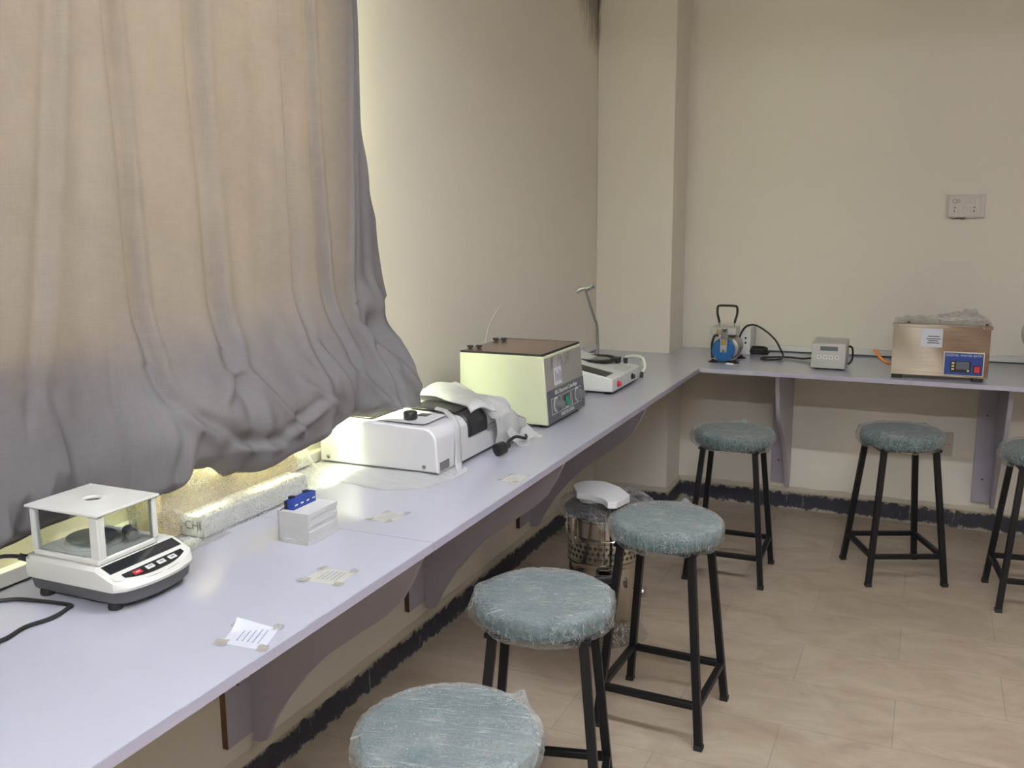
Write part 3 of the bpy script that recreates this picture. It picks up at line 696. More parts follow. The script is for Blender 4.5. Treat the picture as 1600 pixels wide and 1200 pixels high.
G().box((.052, -2.59, sz1), (.185, -2.40, sz1+.004)).done('readout_panel', 'lens_black', t, bevel=.001)
# dark sample-chamber lid running over the top and down the room side
def lid(u, v):
    o = [(.205, sz1+.004)]
    o += [(sx1-.036, sz1+.003)]
    for i in range(9): a = PI/2*(1-i/8); o.append((sx1-.036+.040*math.cos(a), sz1-.042+.040*math.sin(a)))
    o.append((sx1+.0045, .848)); L = len(o)-1; i = u*L; j = min(int(i), L-1); f = i-j
    x = o[j][0]+(o[j+1][0]-o[j][0])*f; z = o[j][1]+(o[j+1][1]-o[j][1])*f
    return (x, -2.435+.115*v-(.02*u*(1-v)*0), z)
G().grid(lid, 40, 6).done('chamber_lid', 'black_plastic', t, solid=.002)
G().box((sx1+.003, -2.318, .842), (sx1+.006, -2.262, .858)).done('lid_latch', 'mid_grey', t)
G().box((sx1+.001, sy0+.012, .796), (sx1+.005, sy0+.062, .818)).done('nameplate', 'dull_steel', t, bevel=.0006)
for x in (.07, .345):
    for y in (sy0+.03, sy1-.05): G().cyl((x, y, H), (x, y, sz0+.004), .016, .013, 20).done('foot', 'black_rubber', t)
g = G().tube([(.36, -2.13, .80), (.41, -2.11, .79), (.455, -2.20, .80), (.466, -2.29, .825), (.462, -2.325, .822), (.456, -2.345, .81)], .0045, 8)
cd_ = g.done('power_cord', 'black_rubber', t)
pl = G().lathe((.455, -2.345, .807), [(0, -.016), (.008, -.016), (.0115, -.002), (.0175, .004), (.0185, .020), (.0175, .030), (0, .030)], 20, (-.35, -.9, -.12)).done('plug', 'black_plastic', cd_)

# ------------------------------------------------------------------ foam sheet packaging pulled back over the spectrophotometer
t = thing('foam_packing_sheet', 'thin white foam packing bag pulled back over the spectrophotometer', 'packaging', (.3, -2.3, H))
def under(u, v):
    # sheet spread on the worktop under and in front of the instrument
    A = [(.028, -2.66), (.10, -2.70), (.20, -2.735), (.32, -2.755), (.40, -2.715), (.43, -2.62), (.43, -2.53), (.42, -2.50)]
    B = [(.030, -2.60), (.11, -2.595), (.20, -2.59), (.30, -2.585), (.36, -2.575), (.385, -2.56), (.388, -2.52), (.388, -2.50)]
    i = u*7; j = min(int(i), 6); f = i-j
    a = Vector(A[j]).lerp(Vector(A[j+1]), f); b = Vector(B[j]).lerp(Vector(B[j+1]), f); p = b.lerp(a, v)
    return (p.x, p.y, H+.0015+(.007*(1-v))+.007*abs(nz((p.x*.6, p.y*1.6, 0), 24, 1))*(.25+.75*math.sin(PI*v)))
G().grid(under, 60, 16).done('spread_sheet', 'soft_plastic', t, angle=180)
def strap(u, v):
    P = [(.286, -2.425, sz1+.006), (.33, -2.452, sz1+.007), (.362, -2.475, .908), (.388, -2.492, .884), (.396, -2.505, .84), (.400, -2.515, .80), (.412, -2.535, .784), (.420, -2.575, .7835)]
    i = u*7; j = min(int(i), 6); f = i-j; p = Vector(P[j]).lerp(Vector(P[j+1]), f); wd = .012+.012*u
    return (p.x+.003*nz((u*4, v, 0), 1, 1), p.y+(v-.5)*2*wd*.8, p.z+.002*math.sin(PI*v)+(v-.5)*.004*(u < .4))
G().grid(strap, 40, 6).done('strap', 'soft_plastic', t, angle=180, solid=.0015)
def flap(u, v):
    P = [(.185, -2.29), (.395, -2.39), (.445, -2.33), (.20, -2.10)]
    a = Vector(P[0]).lerp(Vector(P[1]), u); b = Vector(P[3]).lerp(Vector(P[2]), u); p = a.lerp(b, v)
    z = sz1+.008+.013*math.sin(PI*min(1, v*1.15))+.012*(1-u)+.004*nz((p.x, p.y, 0), 14, 2)-.03*max(0, u-.93)/.07*.5
    return (p.x-.02, p.y, z)
G().grid(flap, 40, 20).done('folded_flap', 'soft_plastic', t, angle=180, solid=.004)
def sleeve(u, v):
    # bunched mouth of the bag around the far end of the housing
    y = -2.325+.185*u; o = [(.404, .785), (.412, .83), (.408, .875), (.385, .905), (.345, .922), (.27, .93), (.15, .93), (.03, .925)]
    i = v*7; j = min(int(i), 6); f = i-j; x = o[j][0]+(o[j+1][0]-o[j][0])*f; z = o[j][1]+(o[j+1][1]-o[j][1])*f
    k = .006*math.sin(u*13+v*4+3*nz((v*2, u, 0), 1, 2))*(.2+u*.8); bul = .05*math.sin(PI*u*.8)
    s = 1-.40*max(0, u-.55)/.45
    x = .2+(x-.2)*(1+k*1.0+bul)*1.0; z = H+.004+(z-H-.004)*s*(1+k*2)
    y += .02*(1-v)*(v < .3)+.012*nz((v*5, u*3, 1), 1, 3)
    return (x+k*.6, y+.012*(1-v), max(H+.003, z))
G().grid(sleeve, 40, 50).done('bunched_sleeve', 'soft_plastic', t, angle=180, solid=.001)
def tail(u, v):
    x = .405+.050*v+.01*math.sin(u*8); y = -2.25+.15*u
    return (x, y+.02*v, H+.002+.065*(1-v)**1.6*(1-.4*u)+.006*nz((x, y, v), 40, 5))
G().grid(tail, 24, 12).done('loose_tail', 'soft_plastic', t, angle=180)
# ------------------------------------------------------------------ centrifuge
t = thing('centrifuge', 'cream metal bench centrifuge with brown lid and dark control panel on the worktop', 'instrument', (.28, -1.82, H))
cx0, cy0, cy1, cz0, cz1 = .137, -1.99, -1.655, .790, 1.006
fx = lambda z: .442-(z-cz0)*.085        # leaning front, room side
G().prism([(cx0, cy0, cz0), (fx(cz0), cy0, cz0), (fx(cz1), cy0, cz1), (cx0, cy0, cz1)], (0, cy1-cy0, 0)).done('housing', 'cream_enamel', t, bevel=.004)
for x in (.17, .415):
    for y in (cy0+.03, cy1-.03): G().cyl((x, y, H), (x, y, cz0+.003), .014, .012, 18).done('foot', 'black_rubber', t)
fr = frame((fx(.90)+.0004, (cy0+cy1)/2, .90), (0, 1, 0), (-.085, 0, 1))
P3 = lambda u, v, d=0.: fr @ Vector((u, v, d))
def fplate(g, u0, v0, u1, v1, d0, d1, m=None):
    m = m or fr; return g.rings([[m @ Vector(p) for p in ((u0, v0, d0), (u1, v0, d0), (u1, v1, d0), (u0, v1, d0))], [m @ Vector(p) for p in ((u0, v0, d1), (u1, v0, d1), (u1, v1, d1), (u0, v1, d1))]])
hw = (cy1-cy0)/2
fplate(G(), -hw+.004, -.006, hw-.004, .098, 0, .0012).done('front_plate', 'panel_grey', t)
pan = fplate(G(), -hw+.003, -.107, hw-.003, -.004, 0, .003).done('control_panel', 'panel_slate', t, bevel=.001)
def txt(s, u, v, size, par, mat='print_white', m=None, d=.0032, name='lettering'):
    mm = (m or fr) @ Matrix.Translation((u, v, d)); return G().text(s, size, mm, .0002).done(name, mat, par, smooth=False)
txt('80-2 Electronic Centrifuge', 0, -.018, .0185, pan); txt('MADE IN CHINA', 0, -.094, .016, pan)
def outline_rect(u0, v0, u1, v1, par, m=None, d=.003, wd=.0014, mat='print_white'):
    g = G()
    for a in ((u0, v0, u1, v0+wd), (u0, v1-wd, u1, v1), (u0, v0, u0+wd, v1), (u1-wd, v0, u1, v1)): fplate(g, *a, d, d+.0004, m)
    return g.done('outline', mat, par)
for u0, u1 in ((-.135, -.055), (-.045, .035), (.045, .135)): outline_rect(u0, -.083, u1, -.032, pan)
for u, s in ((-.095, 'rpm'), (.095, 'min')):
    g = G().torus(P3(u, -.055, .0032), .021, .0012, fr.to_3x3() @ Vector((0, 0, 1)), 30, 6)
    for k in range(11):
        a = PI*1.25-PI*1.5*k/10; c = Vector((math.cos(a), math.sin(a))); g.bar(P3(u+c.x*.022, -.055+c.y*.022, .0034), P3(u+c.x*.0255, -.055+c.y*.0255, .0034), .0012, .0006)
    g.done('dial_scale', 'print_white', pan)
    kb = G().lathe(P3(u, -.055, .003), [(0, 0), (.019, 0), (.019, .006), (.0135, .009), (.0125, .026), (.0105, .028), (0, .028)], 28, fr.to_3x3() @ Vector((0, 0, 1))).done('knob', 'knob_grey', pan)
    txt(s, u, -.0795, .007, pan)
rk = fplate(G(), -.022, -.074, .012, -.040, .003, .006).done('rocker_bezel', 'black_plastic', pan, bevel=.001)
G().prism([P3(-.017, -.071, .006), P3(-.017, -.071, .0125), P3(-.017, -.056, .0085), P3(-.017, -.043, .007), P3(-.017, -.043, .006)], P3(.007, 0, 0)-P3(-.017, 0, 0)).done('rocker_switch', 'green_rocker', pan)
txt('POWER', -.005, -.0795, .007, pan)
ls = fplate(G(), -.095, .004, -.030, .078, .0012, .0018).done('paper_sticker', 'paper', t)
tp_ = fplate(G(), -.115, .060, .05, .094, .0019, .0022).done('clear_tape', 'bag_film', t)
g = G()
for i in range(5):
    u = -.082+.011*i; fplate(g, u, .012+.004*(i % 2), u+.0035, .050-.007*(i % 3), .0018, .0021)
g.done('sticker_print', 'ink', ls)
lx0, lx1 = cx0+.004, fx(cz1)-.003
ld = G().box((lx0, cy0+.004, cz1), (lx1, cy1-.004, cz1+.005)).done('lid', 'brown_lid', t, bevel=.001)
g = G()
for a, b in (((lx0-.001, cy0+.002), (lx1+.001, cy0+.006)), ((lx0-.001, cy1-.006), (lx1+.001, cy1-.002)), ((lx1-.003, cy0+.002), (lx1+.001, cy1-.002))): g.box((*a, cz1-.001), (*b, cz1+.0056))
g.done('lid_gasket', 'black_rubber', ld)
for y in (cy0+.055, cy1-.085):
    for dx in (.012, .036): G().lathe((cx0+dx, y+(dx-.012)*.6, cz1+.005), [(0, 0), (.006, 0), (.006, .003), (.0105, .004), (.0115, .007), (.009, .0105), (0, .011)], 20).done('hinge_knob', 'black_plastic', ld)

# ------------------------------------------------------------------ colony counter with probe stand
t = thing('colony_counter', 'white sloping colony counter with dark round tray and upright probe rod', 'instrument', (.30, -1.2, H))
kx0, kx1, ky0, ky1 = .13, .453, -1.38, -1.03
kz = lambda x: .838+(kx1-x)*.20
G().prism([(kx0, ky0, .790), (kx1, ky0, .790), (kx1, ky0, .838), (kx0, ky0, kz(kx0))], (0, ky1-ky0, 0)).done('housing', 'instrument_white', t, bevel=.003)
for x in (.16, .425):
    for y in (ky0+.03, ky1-.03): G().cyl((x, y, H), (x, y, .792), .013, .011, 16).done('foot', 'black_rubber', t)
G().box((kx0+.01, ky0+.01, .786), (kx1-.004, ky1-.01, .7905)).done('base_plate', 'black_plastic', t)
kf = frame((.30, -1.205, kz(.30)+.0005), (0, 1, 0), (-1, 0, .20)); kn = kf.to_3x3() @ Vector((0, 0, 1))
tr = G().lathe(kf @ Vector((.085, .0, 0)), [(.068, 0), (.082, 0), (.083, .005), (.080, .009), (.074, .009), (.069, .003), (.0, .002), (0, -.001)], 48, kn).done('tray_ring', 'black_rubber', t)
G().lathe(kf @ Vector((.085, .0, .0025)), [(0, 0), (.055, 0), (.055, .0006), (0, .0006)], 48, kn).done('counting_plate', 'dull_steel', tr)
gr = fplate(G(), -.165, -.125, -.075, .03, 0, .0012, kf).done('keypad_grille', 'dark_grey_plastic', t)
g = G()
for k in range(7): fplate(g, -.162+.0125*k, -.12, -.156+.0125*k, .027, .0012, .0022, kf)
g.done('grille_slat', 'black_plastic', gr)
fplate(G(), .0, -.147, .11, -.095, 0, .0009, kf).done('clear_sticker', 'soft_plastic', t)
for y, m, nm in ((-1.318, 'red_button', 'red button'), (-1.14, 'black_plastic', None)):
    b = G().lathe((kx1, y, .813), [(0, 0), (.0115, 0), (.0115, .006), (.008, .008), (.008, .013), (0, .014)], 20, (1, 0, 0)).done('push_button' if nm else 'socket', m, t)
    if nm: b['label'] = nm
for x, y in ((.375, -1.062), (.400, -1.05), (.377, -1.085)):
    G().cyl((x, y, kz(x)), (x, y, kz(x)+.022), .0085, n=14).done('terminal', 'black_plastic', t)
g = G().tube([(.395, -1.05, .872), (.425, -1.02, .875), (.455, -1.0, .865), (.470, -1.015, .835), (.466, -1.04, .812)], .006, 8); g.tube([(.385, -1.045, .868), (.42, -1.005, .866), (.448, -.992, .85), (.462, -1.005, .83)], .005, 8)
tb = g.done('probe_lead', 'pale_hose', t); G().cyl((.466, -1.04, .816), (.464, -1.045, .792), .007, n=12).done('lead_plug', 'black_plastic', tb)
rod = G().tube([(.272, -1.02, .868), (.272, -1.023, .92), (.272, -1.033, .99), (.268, -1.06, 1.03), (.262, -1.11, 1.10), (.258, -1.14, 1.145)], .0055, 10).done('probe_rod', 'dull_steel', t)
G().tube([(.225, -1.15, 1.135), (.245, -1.142, 1.148), (.27, -1.138, 1.150), (.292, -1.135, 1.162)], [.010, .008, .008, .010]*8, 8).done('cross_head', 'dull_steel', rod)

# ------------------------------------------------------------------ thin wire on the wall
g = G().tube([(.006, -1.55, .79), (.006, -1.54, .92), (.006, -1.50, 1.02), (.006, -1.42, 1.08), (.006, -1.36, 1.10)], .0016, 6)
tag(g.done('wall_wire', 'trunk_white', origin=(.006, -1.55, .79)), 'thin pale wire rising up the left wall behind the centrifuge', 'wire')

# ------------------------------------------------------------------ vacuum pump
t = thing('vacuum_pump', 'small vacuum pump with round blue front cover and black carrying handle', 'pump', (.67, -.38, H))
pc = Vector((.671, -.46, .838))
G().lathe(pc+Vector((0, .004, 0)), [(0, 0), (.050, 0), (.050, .030), (.046, .034), (.046, .06), (.053, .064), (.053, .19), (.046, .205), (0, .205)], 40, (0, 1, 0)).done('motor_body', 'cast_alloy', t)
g = G()
for k in range(9): g.torus(pc+Vector((0, .075+.012*k, 0)), .0535, .0018, (0, 1, 0), 40, 6)
g.done('cooling_fin', 'dull_steel', t)
R_ = .052
dp = [(R_*math.cos(a), R_*math.sin(a)) for a in [PI/2+.32+(2*PI-.64)*i/40 for i in range(41)]]+[(.0145, -.012), (-.0145, -.012)]
dk = G().rings([[(pc.x+x, pc.y, pc.z+z) for x, z in dp], [(pc.x+x, pc.y+.006, pc.z+z) for x, z in dp]]).done('front_cover', 'disc_blue', t, bevel=.0008)
for a in (.75, 2.35, 3.95, 5.5): G().cyl((pc.x+.045*math.cos(a), pc.y-.0012, pc.z+.045*math.sin(a)), (pc.x+.045*math.cos(a), pc.y+.001, pc.z+.045*math.sin(a)), .0032, n=10).done('cover_screw', 'chrome', dk)
G().box((pc.x-.0135, pc.y-.001, pc.z-.010), (pc.x+.0135, pc.y+.02, pc.z+.03)).done('connecting_rod', 'cast_alloy', t, bevel=.002)
G().box((pc.x-.0105, pc.y-.004, pc.z+.022), (pc.x+.0105, pc.y+.02, pc.z+.055)).done('brass_block', 'brass', t, bevel=.0015)
G().cyl((pc.x, pc.y-.004, pc.z-.004), (pc.x, pc.y+.01, pc.z-.004), .007, n=14).done('crank_bolt', 'chrome', t)
hd = G().box((.612, -.458, .905), (.724, -.36, .938)).done('cylinder_head', 'cast_alloy', t, bevel=.003)
for k in range(4): G().box((.638+.012*k, -.4605, .906), (.644+.012*k, -.458, .928)).done('head_port', 'brass', hd)
G().box((.660, -.4655, .885), (.688, -.45, .936)).done('valve_block', 'chrome', t, bevel=.002)
G().cyl((.674, -.468, .925), (.674, -.464, .925), .006, n=14).done('valve_hole', 'black_plastic', t)
g = G().tube([(.700, -.462, .902), (.712, -.465, .900), (.722, -.45, .905)], .004, 8); g.tube([(.648, -.462, .902), (.632, -.466, .900), (.622, -.462, .87), (.619, -.455, .84), (.621, -.45, .80)], .0055, 8)
g.done('air_hose', 'black_rubber', t)
hx = (.640, .707)
g = G().tube([(hx[0], -.41, .955), (hx[0]-.004, -.41, .972), (hx[0]-.010, -.41, .995), (hx[0]-.010, -.41, 1.020), (hx[0]-.003, -.41, 1.030), (.6735, -.41, 1.0315), (hx[1]+.003, -.41, 1.030), (hx[1]+.010, -.41, 1.020), (hx[1]+.010, -.41, .995), (hx[1]+.004, -.41, .972), (hx[1], -.41, .955)], .0052, 10)
hn = g.done('handle', 'black_rubber', t)
for x in hx: G().cyl((x, -.41, .936), (x, -.41, .958), .0032, n=10).done('handle_bolt', 'chrome', hn)
pl_ = G().box((.628, -.455, .792), (.716, -.28, .7965)).done('foot_plate', 'cast_alloy', t, bevel=.001)
for x in (.626, .718):
    for y in (-.45, -.285):
        G().lathe((x, y, H), [(0, .0), (.023, .0), (.022, .003), (.008, .010), (.007, .014), (0, .014)], 24).done('suction_foot', 'black_rubber', t)
G().box((.612, -.44, .795), (.623, -.415, .86)).done('capacitor', 'black_plastic', t, bevel=.003)
tg = G().box((.694, -.505, H+.0002), (.726, -.492, H+.006), Matrix.Translation((.71, -.4985, 0)) @ Matrix.Rotation(-.25, 4, 'Z') @ Matrix.Translation((-.71, .4985, 0))).done('white_cap', 'white_plastic', bevel=.002, origin=(.71, -.4985, H))
tag(tg, 'small white plastic cap lying in front of the pump foot', 'cap')

# ------------------------------------------------------------------ white socket box behind the pump
t = thing('socket_box', 'white power socket box standing against the wall behind the vacuum pump', 'socket', (.67, -.1, H))
G().box((.596, -.165, H+.0003), (.738, -.03, .908)).done('case', 'white_plastic', t, bevel=.004)
for z in (.858, .835): G().cyl((.716, -.1655, z), (.716, -.164, z), .005, n=12).done('pin_hole', 'black_plastic', t)
g = G()
for k in range(4): g.torus((.770+.004*math.sin(k*2), -.135+.003*math.cos(k*2), H+.006+.0075*k), .040+.003*math.sin(k*1.7), .0048, (.1*math.sin(k), .1*math.cos(k*1.3), 1), 40, 8, 1.12, .8)
cc = g.done('coiled_cable', 'black_rubber', origin=(.77, -.135, H)); tag(cc, 'coil of black power cable lying beside the white socket box', 'cable')

# ------------------------------------------------------------------ digital controller
t = thing('digital_controller', 'small grey digital controller with a dark screen and four keys', 'controller', (1.12, -.4, H))
dx0, dx1, dyf, dyb = 1.050, 1.189, -.497, -.31
G().prism([(dx0, dyf, .787), (dx0, dyf, .812), (dx0, dyf+.012, .816), (dx0, dyf+.018, .889), (dx0, dyf+.026, .894), (dx0, dyb, .896), (dx0, dyb, .787)], (dx1-dx0, 0, 0)).done('housing', 'grey_enamel', t, bevel=.0025)
df = frame(((dx0+dx1)/2, dyf+.0145, .851), (1, 0, 0), (0, .006, .073))
sc = fplate(G(), -.034, .010, .037, .028, -.001, .0012, df).done('screen', 'lcd_grey', t, bevel=.0005)
for k, u in enumerate((-.037, -.013, .011, .035)):
    kf_ = fplate(G(), u-.008, -.026, u+.008, -.010, -.001, .0007, df).done('key', 'pale_tape', t, bevel=.0006)
    fplate(G(), u-.003, -.022, u+.003, -.014, .0007, .001, df).done('key_symbol', 'mid_grey', kf_)
g = G()
for k, (a, b) in enumerate(((-.036, -.02), (-.016, .0), (.004, .02), (.026, .036))): fplate(g, a, -.004, b, .004, 0, .0006, frame(((dx0+dx1)/2, -.42, .8955), (1, 0, 0), (0, 1, 0)))
g.done('vent_marks', 'mid_grey', t)
for x in (dx0+.025, dx1-.025):
    for y in (dyf+.03, dyb-.03): G().cyl((x, y, H), (x, y, .789), .011, n=14).done('foot', 'black_rubber', t)
g = G().tube([(dx1-.01, dyb-.01, .86), (dx1+.012, dyb-.03, .862), (dx1+.020, dyb-.06, .84), (dx1+.018, dyb-.075, .81), (dx1+.006, dyb-.09, .795)], .0045, 8); g.done('side_lead', 'black_rubber', t)
g = G().tube([(.708, -.30, .862), (.712, -.26, .895), (.730, -.23, .922), (.765, -.21, .926), (.815, -.21, .900), (.858, -.21, .862), (.882, -.21, .822), (.900, -.235, .792), (.888, -.30, .7855), (.840, -.325, .7850), (.812, -.30, .7850), (.822, -.262, .7850), (.87, -.235, .7862), (.93, -.235, .788), (.99, -.255, .788), (1.052, -.28, .80)], .0045, 8)
g.done('power_cable', 'black_rubber', t)

# ------------------------------------------------------------------ water bath
t = thing('water_bath', 'stainless steel water bath with blue control panel and a plastic sheet on top', 'water bath', (1.545, -.45, H))
bx0, bx1, byf, byb, bz0, bz1 = 1.372, 1.722, -.598, -.36, .797, .992
def bface(u, v):
    x = bx0+(bx1-bx0)*u; z = bz0+(bz1-bz0)*v
    e = math.sin(PI*v)**.5 if 0 < v < 1 else 0; return (x, byf+.0008*math.sin(PI*u)*math.sin(PI*v)+.0006*math.sin(7*u+3.4*v)*e+.0085*v, z)
g = G().grid(bface, 40, 24)
for a, b in (((bx0, byf+.009, bz0), (bx0+.001, byb, bz1)), ((bx1-.001, byf+.009, bz0), (bx1, byb, bz1)), ((bx0, byb-.001, bz0), (bx1, byb, bz1)), ((bx0, byf, bz0), (bx1, byb, bz0+.001))): g.box(a, b)
g.done('tank', 'stainless', t)
g = G().box((bx0-.004, byf-.004, bz1-.004), (bx1+.006, byb+.004, bz1+.009)); g.box((bx0+.0, byf+.002, bz1+.009), (bx1, byb, bz1+.0115))
rm = g.done('rim', 'stainless', t, bevel=.002)
for x in (bx0+.018, bx1-.028): G().lathe((x, byf-.004, bz1+.002), [(0, -.0025), (.004, -.0015), (.005, 0), (0, 0)], 14, (0, 1, 0)).done('rim_screw', 'chrome', rm)
for x in (bx0+.055, bx1-.015): G().lathe((x, byf+.025, bz1+.0115), [(0, 0), (.006, 0), (.005, .004), (0, .005)], 14).done('lid_screw', 'black_plastic', rm)
for x in (bx0+.022, bx1-.035):
    for y in (byf+.02, byb-.03): G().box((x-.019, y-.015, H), (x+.019, y+.015, bz0+.001)).done('foot', 'black_rubber', t, bevel=.002)
ps = G().box((1.474, byf+.0030, .911), (1.553, byf+.012, .985)).done('paper_sticker', 'paper', t)
for z, x0_, x1_ in ((.952, 1.50, 1.542), (.942, 1.494, 1.547), (.934, 1.502, 1.538), (.926, 1.498, 1.544)): G().box((x0_, byf+.0025, z), (x1_, byf+.0030, z+.0035)).done('print_line', 'ink', ps)
pb = G().box((1.562, byf-.0045, .803), (1.706, byf+.008, .897)).done('panel_border', 'bath_gold', t, bevel=.001)
pb2 = G().box((1.566, byf-.0055, .807), (1.702, byf-.0045, .893)).done('control_panel', 'bath_blue', t)
bf = frame((1.634, byf-.0056, .85), (1, 0, 0), (0, 0, 1))
txt('DIGITAL WATER BATH', 0, .034, .0125, pb2, 'pale_tape', bf, .0002)
dm = fplate(G(), -.046, -.032, .026, .012, 0, .003, bf).done('display_module', 'lens_black', pb2, bevel=.001)
fplate(G(), -.026, -.020, .020, .010, .003, .0034, bf).done('digit_window', 'lcd_grey', dm)
for v in (.004, -.008, -.020): fplate(G(), -.042, v-.003, -.033, v+.003, .003, .0038, bf).done('display_key', 'label_yellow', dm)
fplate(G(), .013, -.028, .021, -.022, .003, .0036, bf).done('display_key', 'pale_tape', dm)
fplate(G(), .034, -.034, .062, -.002, 0, .003, bf).done('rocker_bezel', 'black_plastic', pb2, bevel=.001)
rr_ = fplate(G(), .0375, -.030, .0585, -.006, .003, .0065, bf).done('power_rocker', 'red_button', pb2, bevel=.002); rr_['label'] = 'red rocker switch'
G().box((bx1, -.52, .812), (bx1+.005, -.49, .842)).done('side_socket', 'black_plastic', t, bevel=.001)
g = G().tube([(bx0-.001, -.50, .822), (bx0-.02, -.50, .826), (bx0-.045, -.49, .842), (bx0-.062, -.48, .862), (bx0-.072, -.475, .875)], .0058, 10); hs = g.done('drain_hose', 'orange_rubber', t)
hs['label'] = 'orange hose'
t2 = thing('plastic_sheet', 'crumpled clear plastic bag lying on top of the steel water bath', 'plastic bag', (1.55, -.46, bz1+.012))
def bag(u, v):
    x = 1.378+.345*u; y = -.585+.22*v; zt = bz1+.0125
    e = min(1, min(u, 1-u, v, 1-v)*9)
    h = .004+e*(.020*abs(nz((x, y, 0), 22, 1))+.022*max(0, nz((x, y*.7, 0), 9, 3))+.035*math.exp(-((u-.76)/.16)**2-((v-.5)/.3)**2)*abs(nz((x, y, 0), 30, 6))*1.6+.012*(u > .45))
    return (x+.006*nz((x, y, 1), 20, 2), y, zt+h)
G().grid(bag, 110, 50).done('sheet', 'bag_film', t2, angle=20)

# bubble-wrapped item at the edge of the picture
t = thing('bubble_wrapped_bottle', 'bubble-wrapped white round container at the right edge of the back worktop', 'package', (1.925, -.55, H))
G().lathe((1.925, -.55, H), [(0, .0), (.045, 0), (.05, .01), (.055, .10), (.075, .15), (.078, .21), (.06, .25), (0, .255)], 28).done('container', 'white_plastic', t, angle=50)
def bb(u, v):
    a = 2*PI*u; z = H+.0015+.275*v; r = .062+.038*math.exp(-((v-.72)/.24)**2)+.008*nz((math.cos(a)*3, math.sin(a)*3, v*7), 1, 1)-.05*max(0, v-.86)/.14
    return (1.925+r*math.cos(a), -.55+r*math.sin(a), z)
G().grid(bb, 48, 30, wrap=True).done('bubble_wrap', 'bubble_wrap', t, angle=180)

# ------------------------------------------------------------------ switchboard and low socket on the back wall
t = thing('switchboard', 'off-white switch and socket board on the back wall above the water bath', 'switchboard', (1.62, 0, 1.46))
G().box((1.540, -.028, 1.413), (1.690, -.0005, 1.512)).done('back_box', 'switch_white', t, bevel=.002)
fp = G().box((1.546, -.033, 1.417), (1.674, -.028, 1.506)).done('face_plate', 'switch_white', t, bevel=.002)
sf = frame((1.61, -.0331, 1.4615), (1, 0, 0), (0, 0, 1))
for u in (.012, .030, .048): fplate(G(), u-.0085, .011, u+.0085, .037, 0, .0028, sf).done('switch', 'switch_white', fp, bevel=.001)
for u in (-.014, .003, .020): fplate(G(), u-.0075, -.028, u+.0075, -.004, 0, .0028, sf).done('switch', 'switch_white', fp, bevel=.001)
for u in (-.046, -.033): G().torus(sf @ Vector((u+.006, .022, .001)), .0085 if u < -.04 else .006, .0012, (0, -1, 0), 22, 6).done('regulator_ring', 'mid_grey', fp)
for u, v in ((-.038, -.006), (-.040, -.021), (.038, -.006), (.037, -.021)): G().cyl(sf @ Vector((u, v, .0)), sf @ Vector((u, v, .0008)), .003, n=12).done('pin_hole', 'black_plastic', fp)
def chip(u, v):
    x = 1.553+.08*u; z = 1.413-.002-.012*v*math.sin(PI*min(1, u*1.0+.02))*(.6+.4*math.sin(u*11))
    return (x, -.0012-.002*(1-v), z)
G().grid(chip, 24, 3).done('plaster_patch', 'plaster', t, angle=180)
G().box((1.575, -.014, 1.408), (1.615, -.0006, 1.413)).done('gap_shadow_strip', 'dark_grey_plastic', t)
t = thing('wall_socket', 'ivory power socket with a small red light low on the back wall, behind a stool', 'socket', (1.585, 0, .39))
G().box((1.53, -.010, .338), (1.637, -.0005, .448)).done('face_plate', 'socket_ivory', t, bevel=.003)
G().lathe((1.622, -.0102, .392), [(0, -.002), (.0025, -.0015), (.003, 0), (0, 0)], 12, (0, 1, 0)).done('indicator', 'led_red', t)
for x, z in ((1.57, .405), (1.555, .38), (1.585, .38)): G().cyl((x, -.0106, z), (x, -.0098, z), .004, n=10).done('pin_hole', 'black_plastic', t)

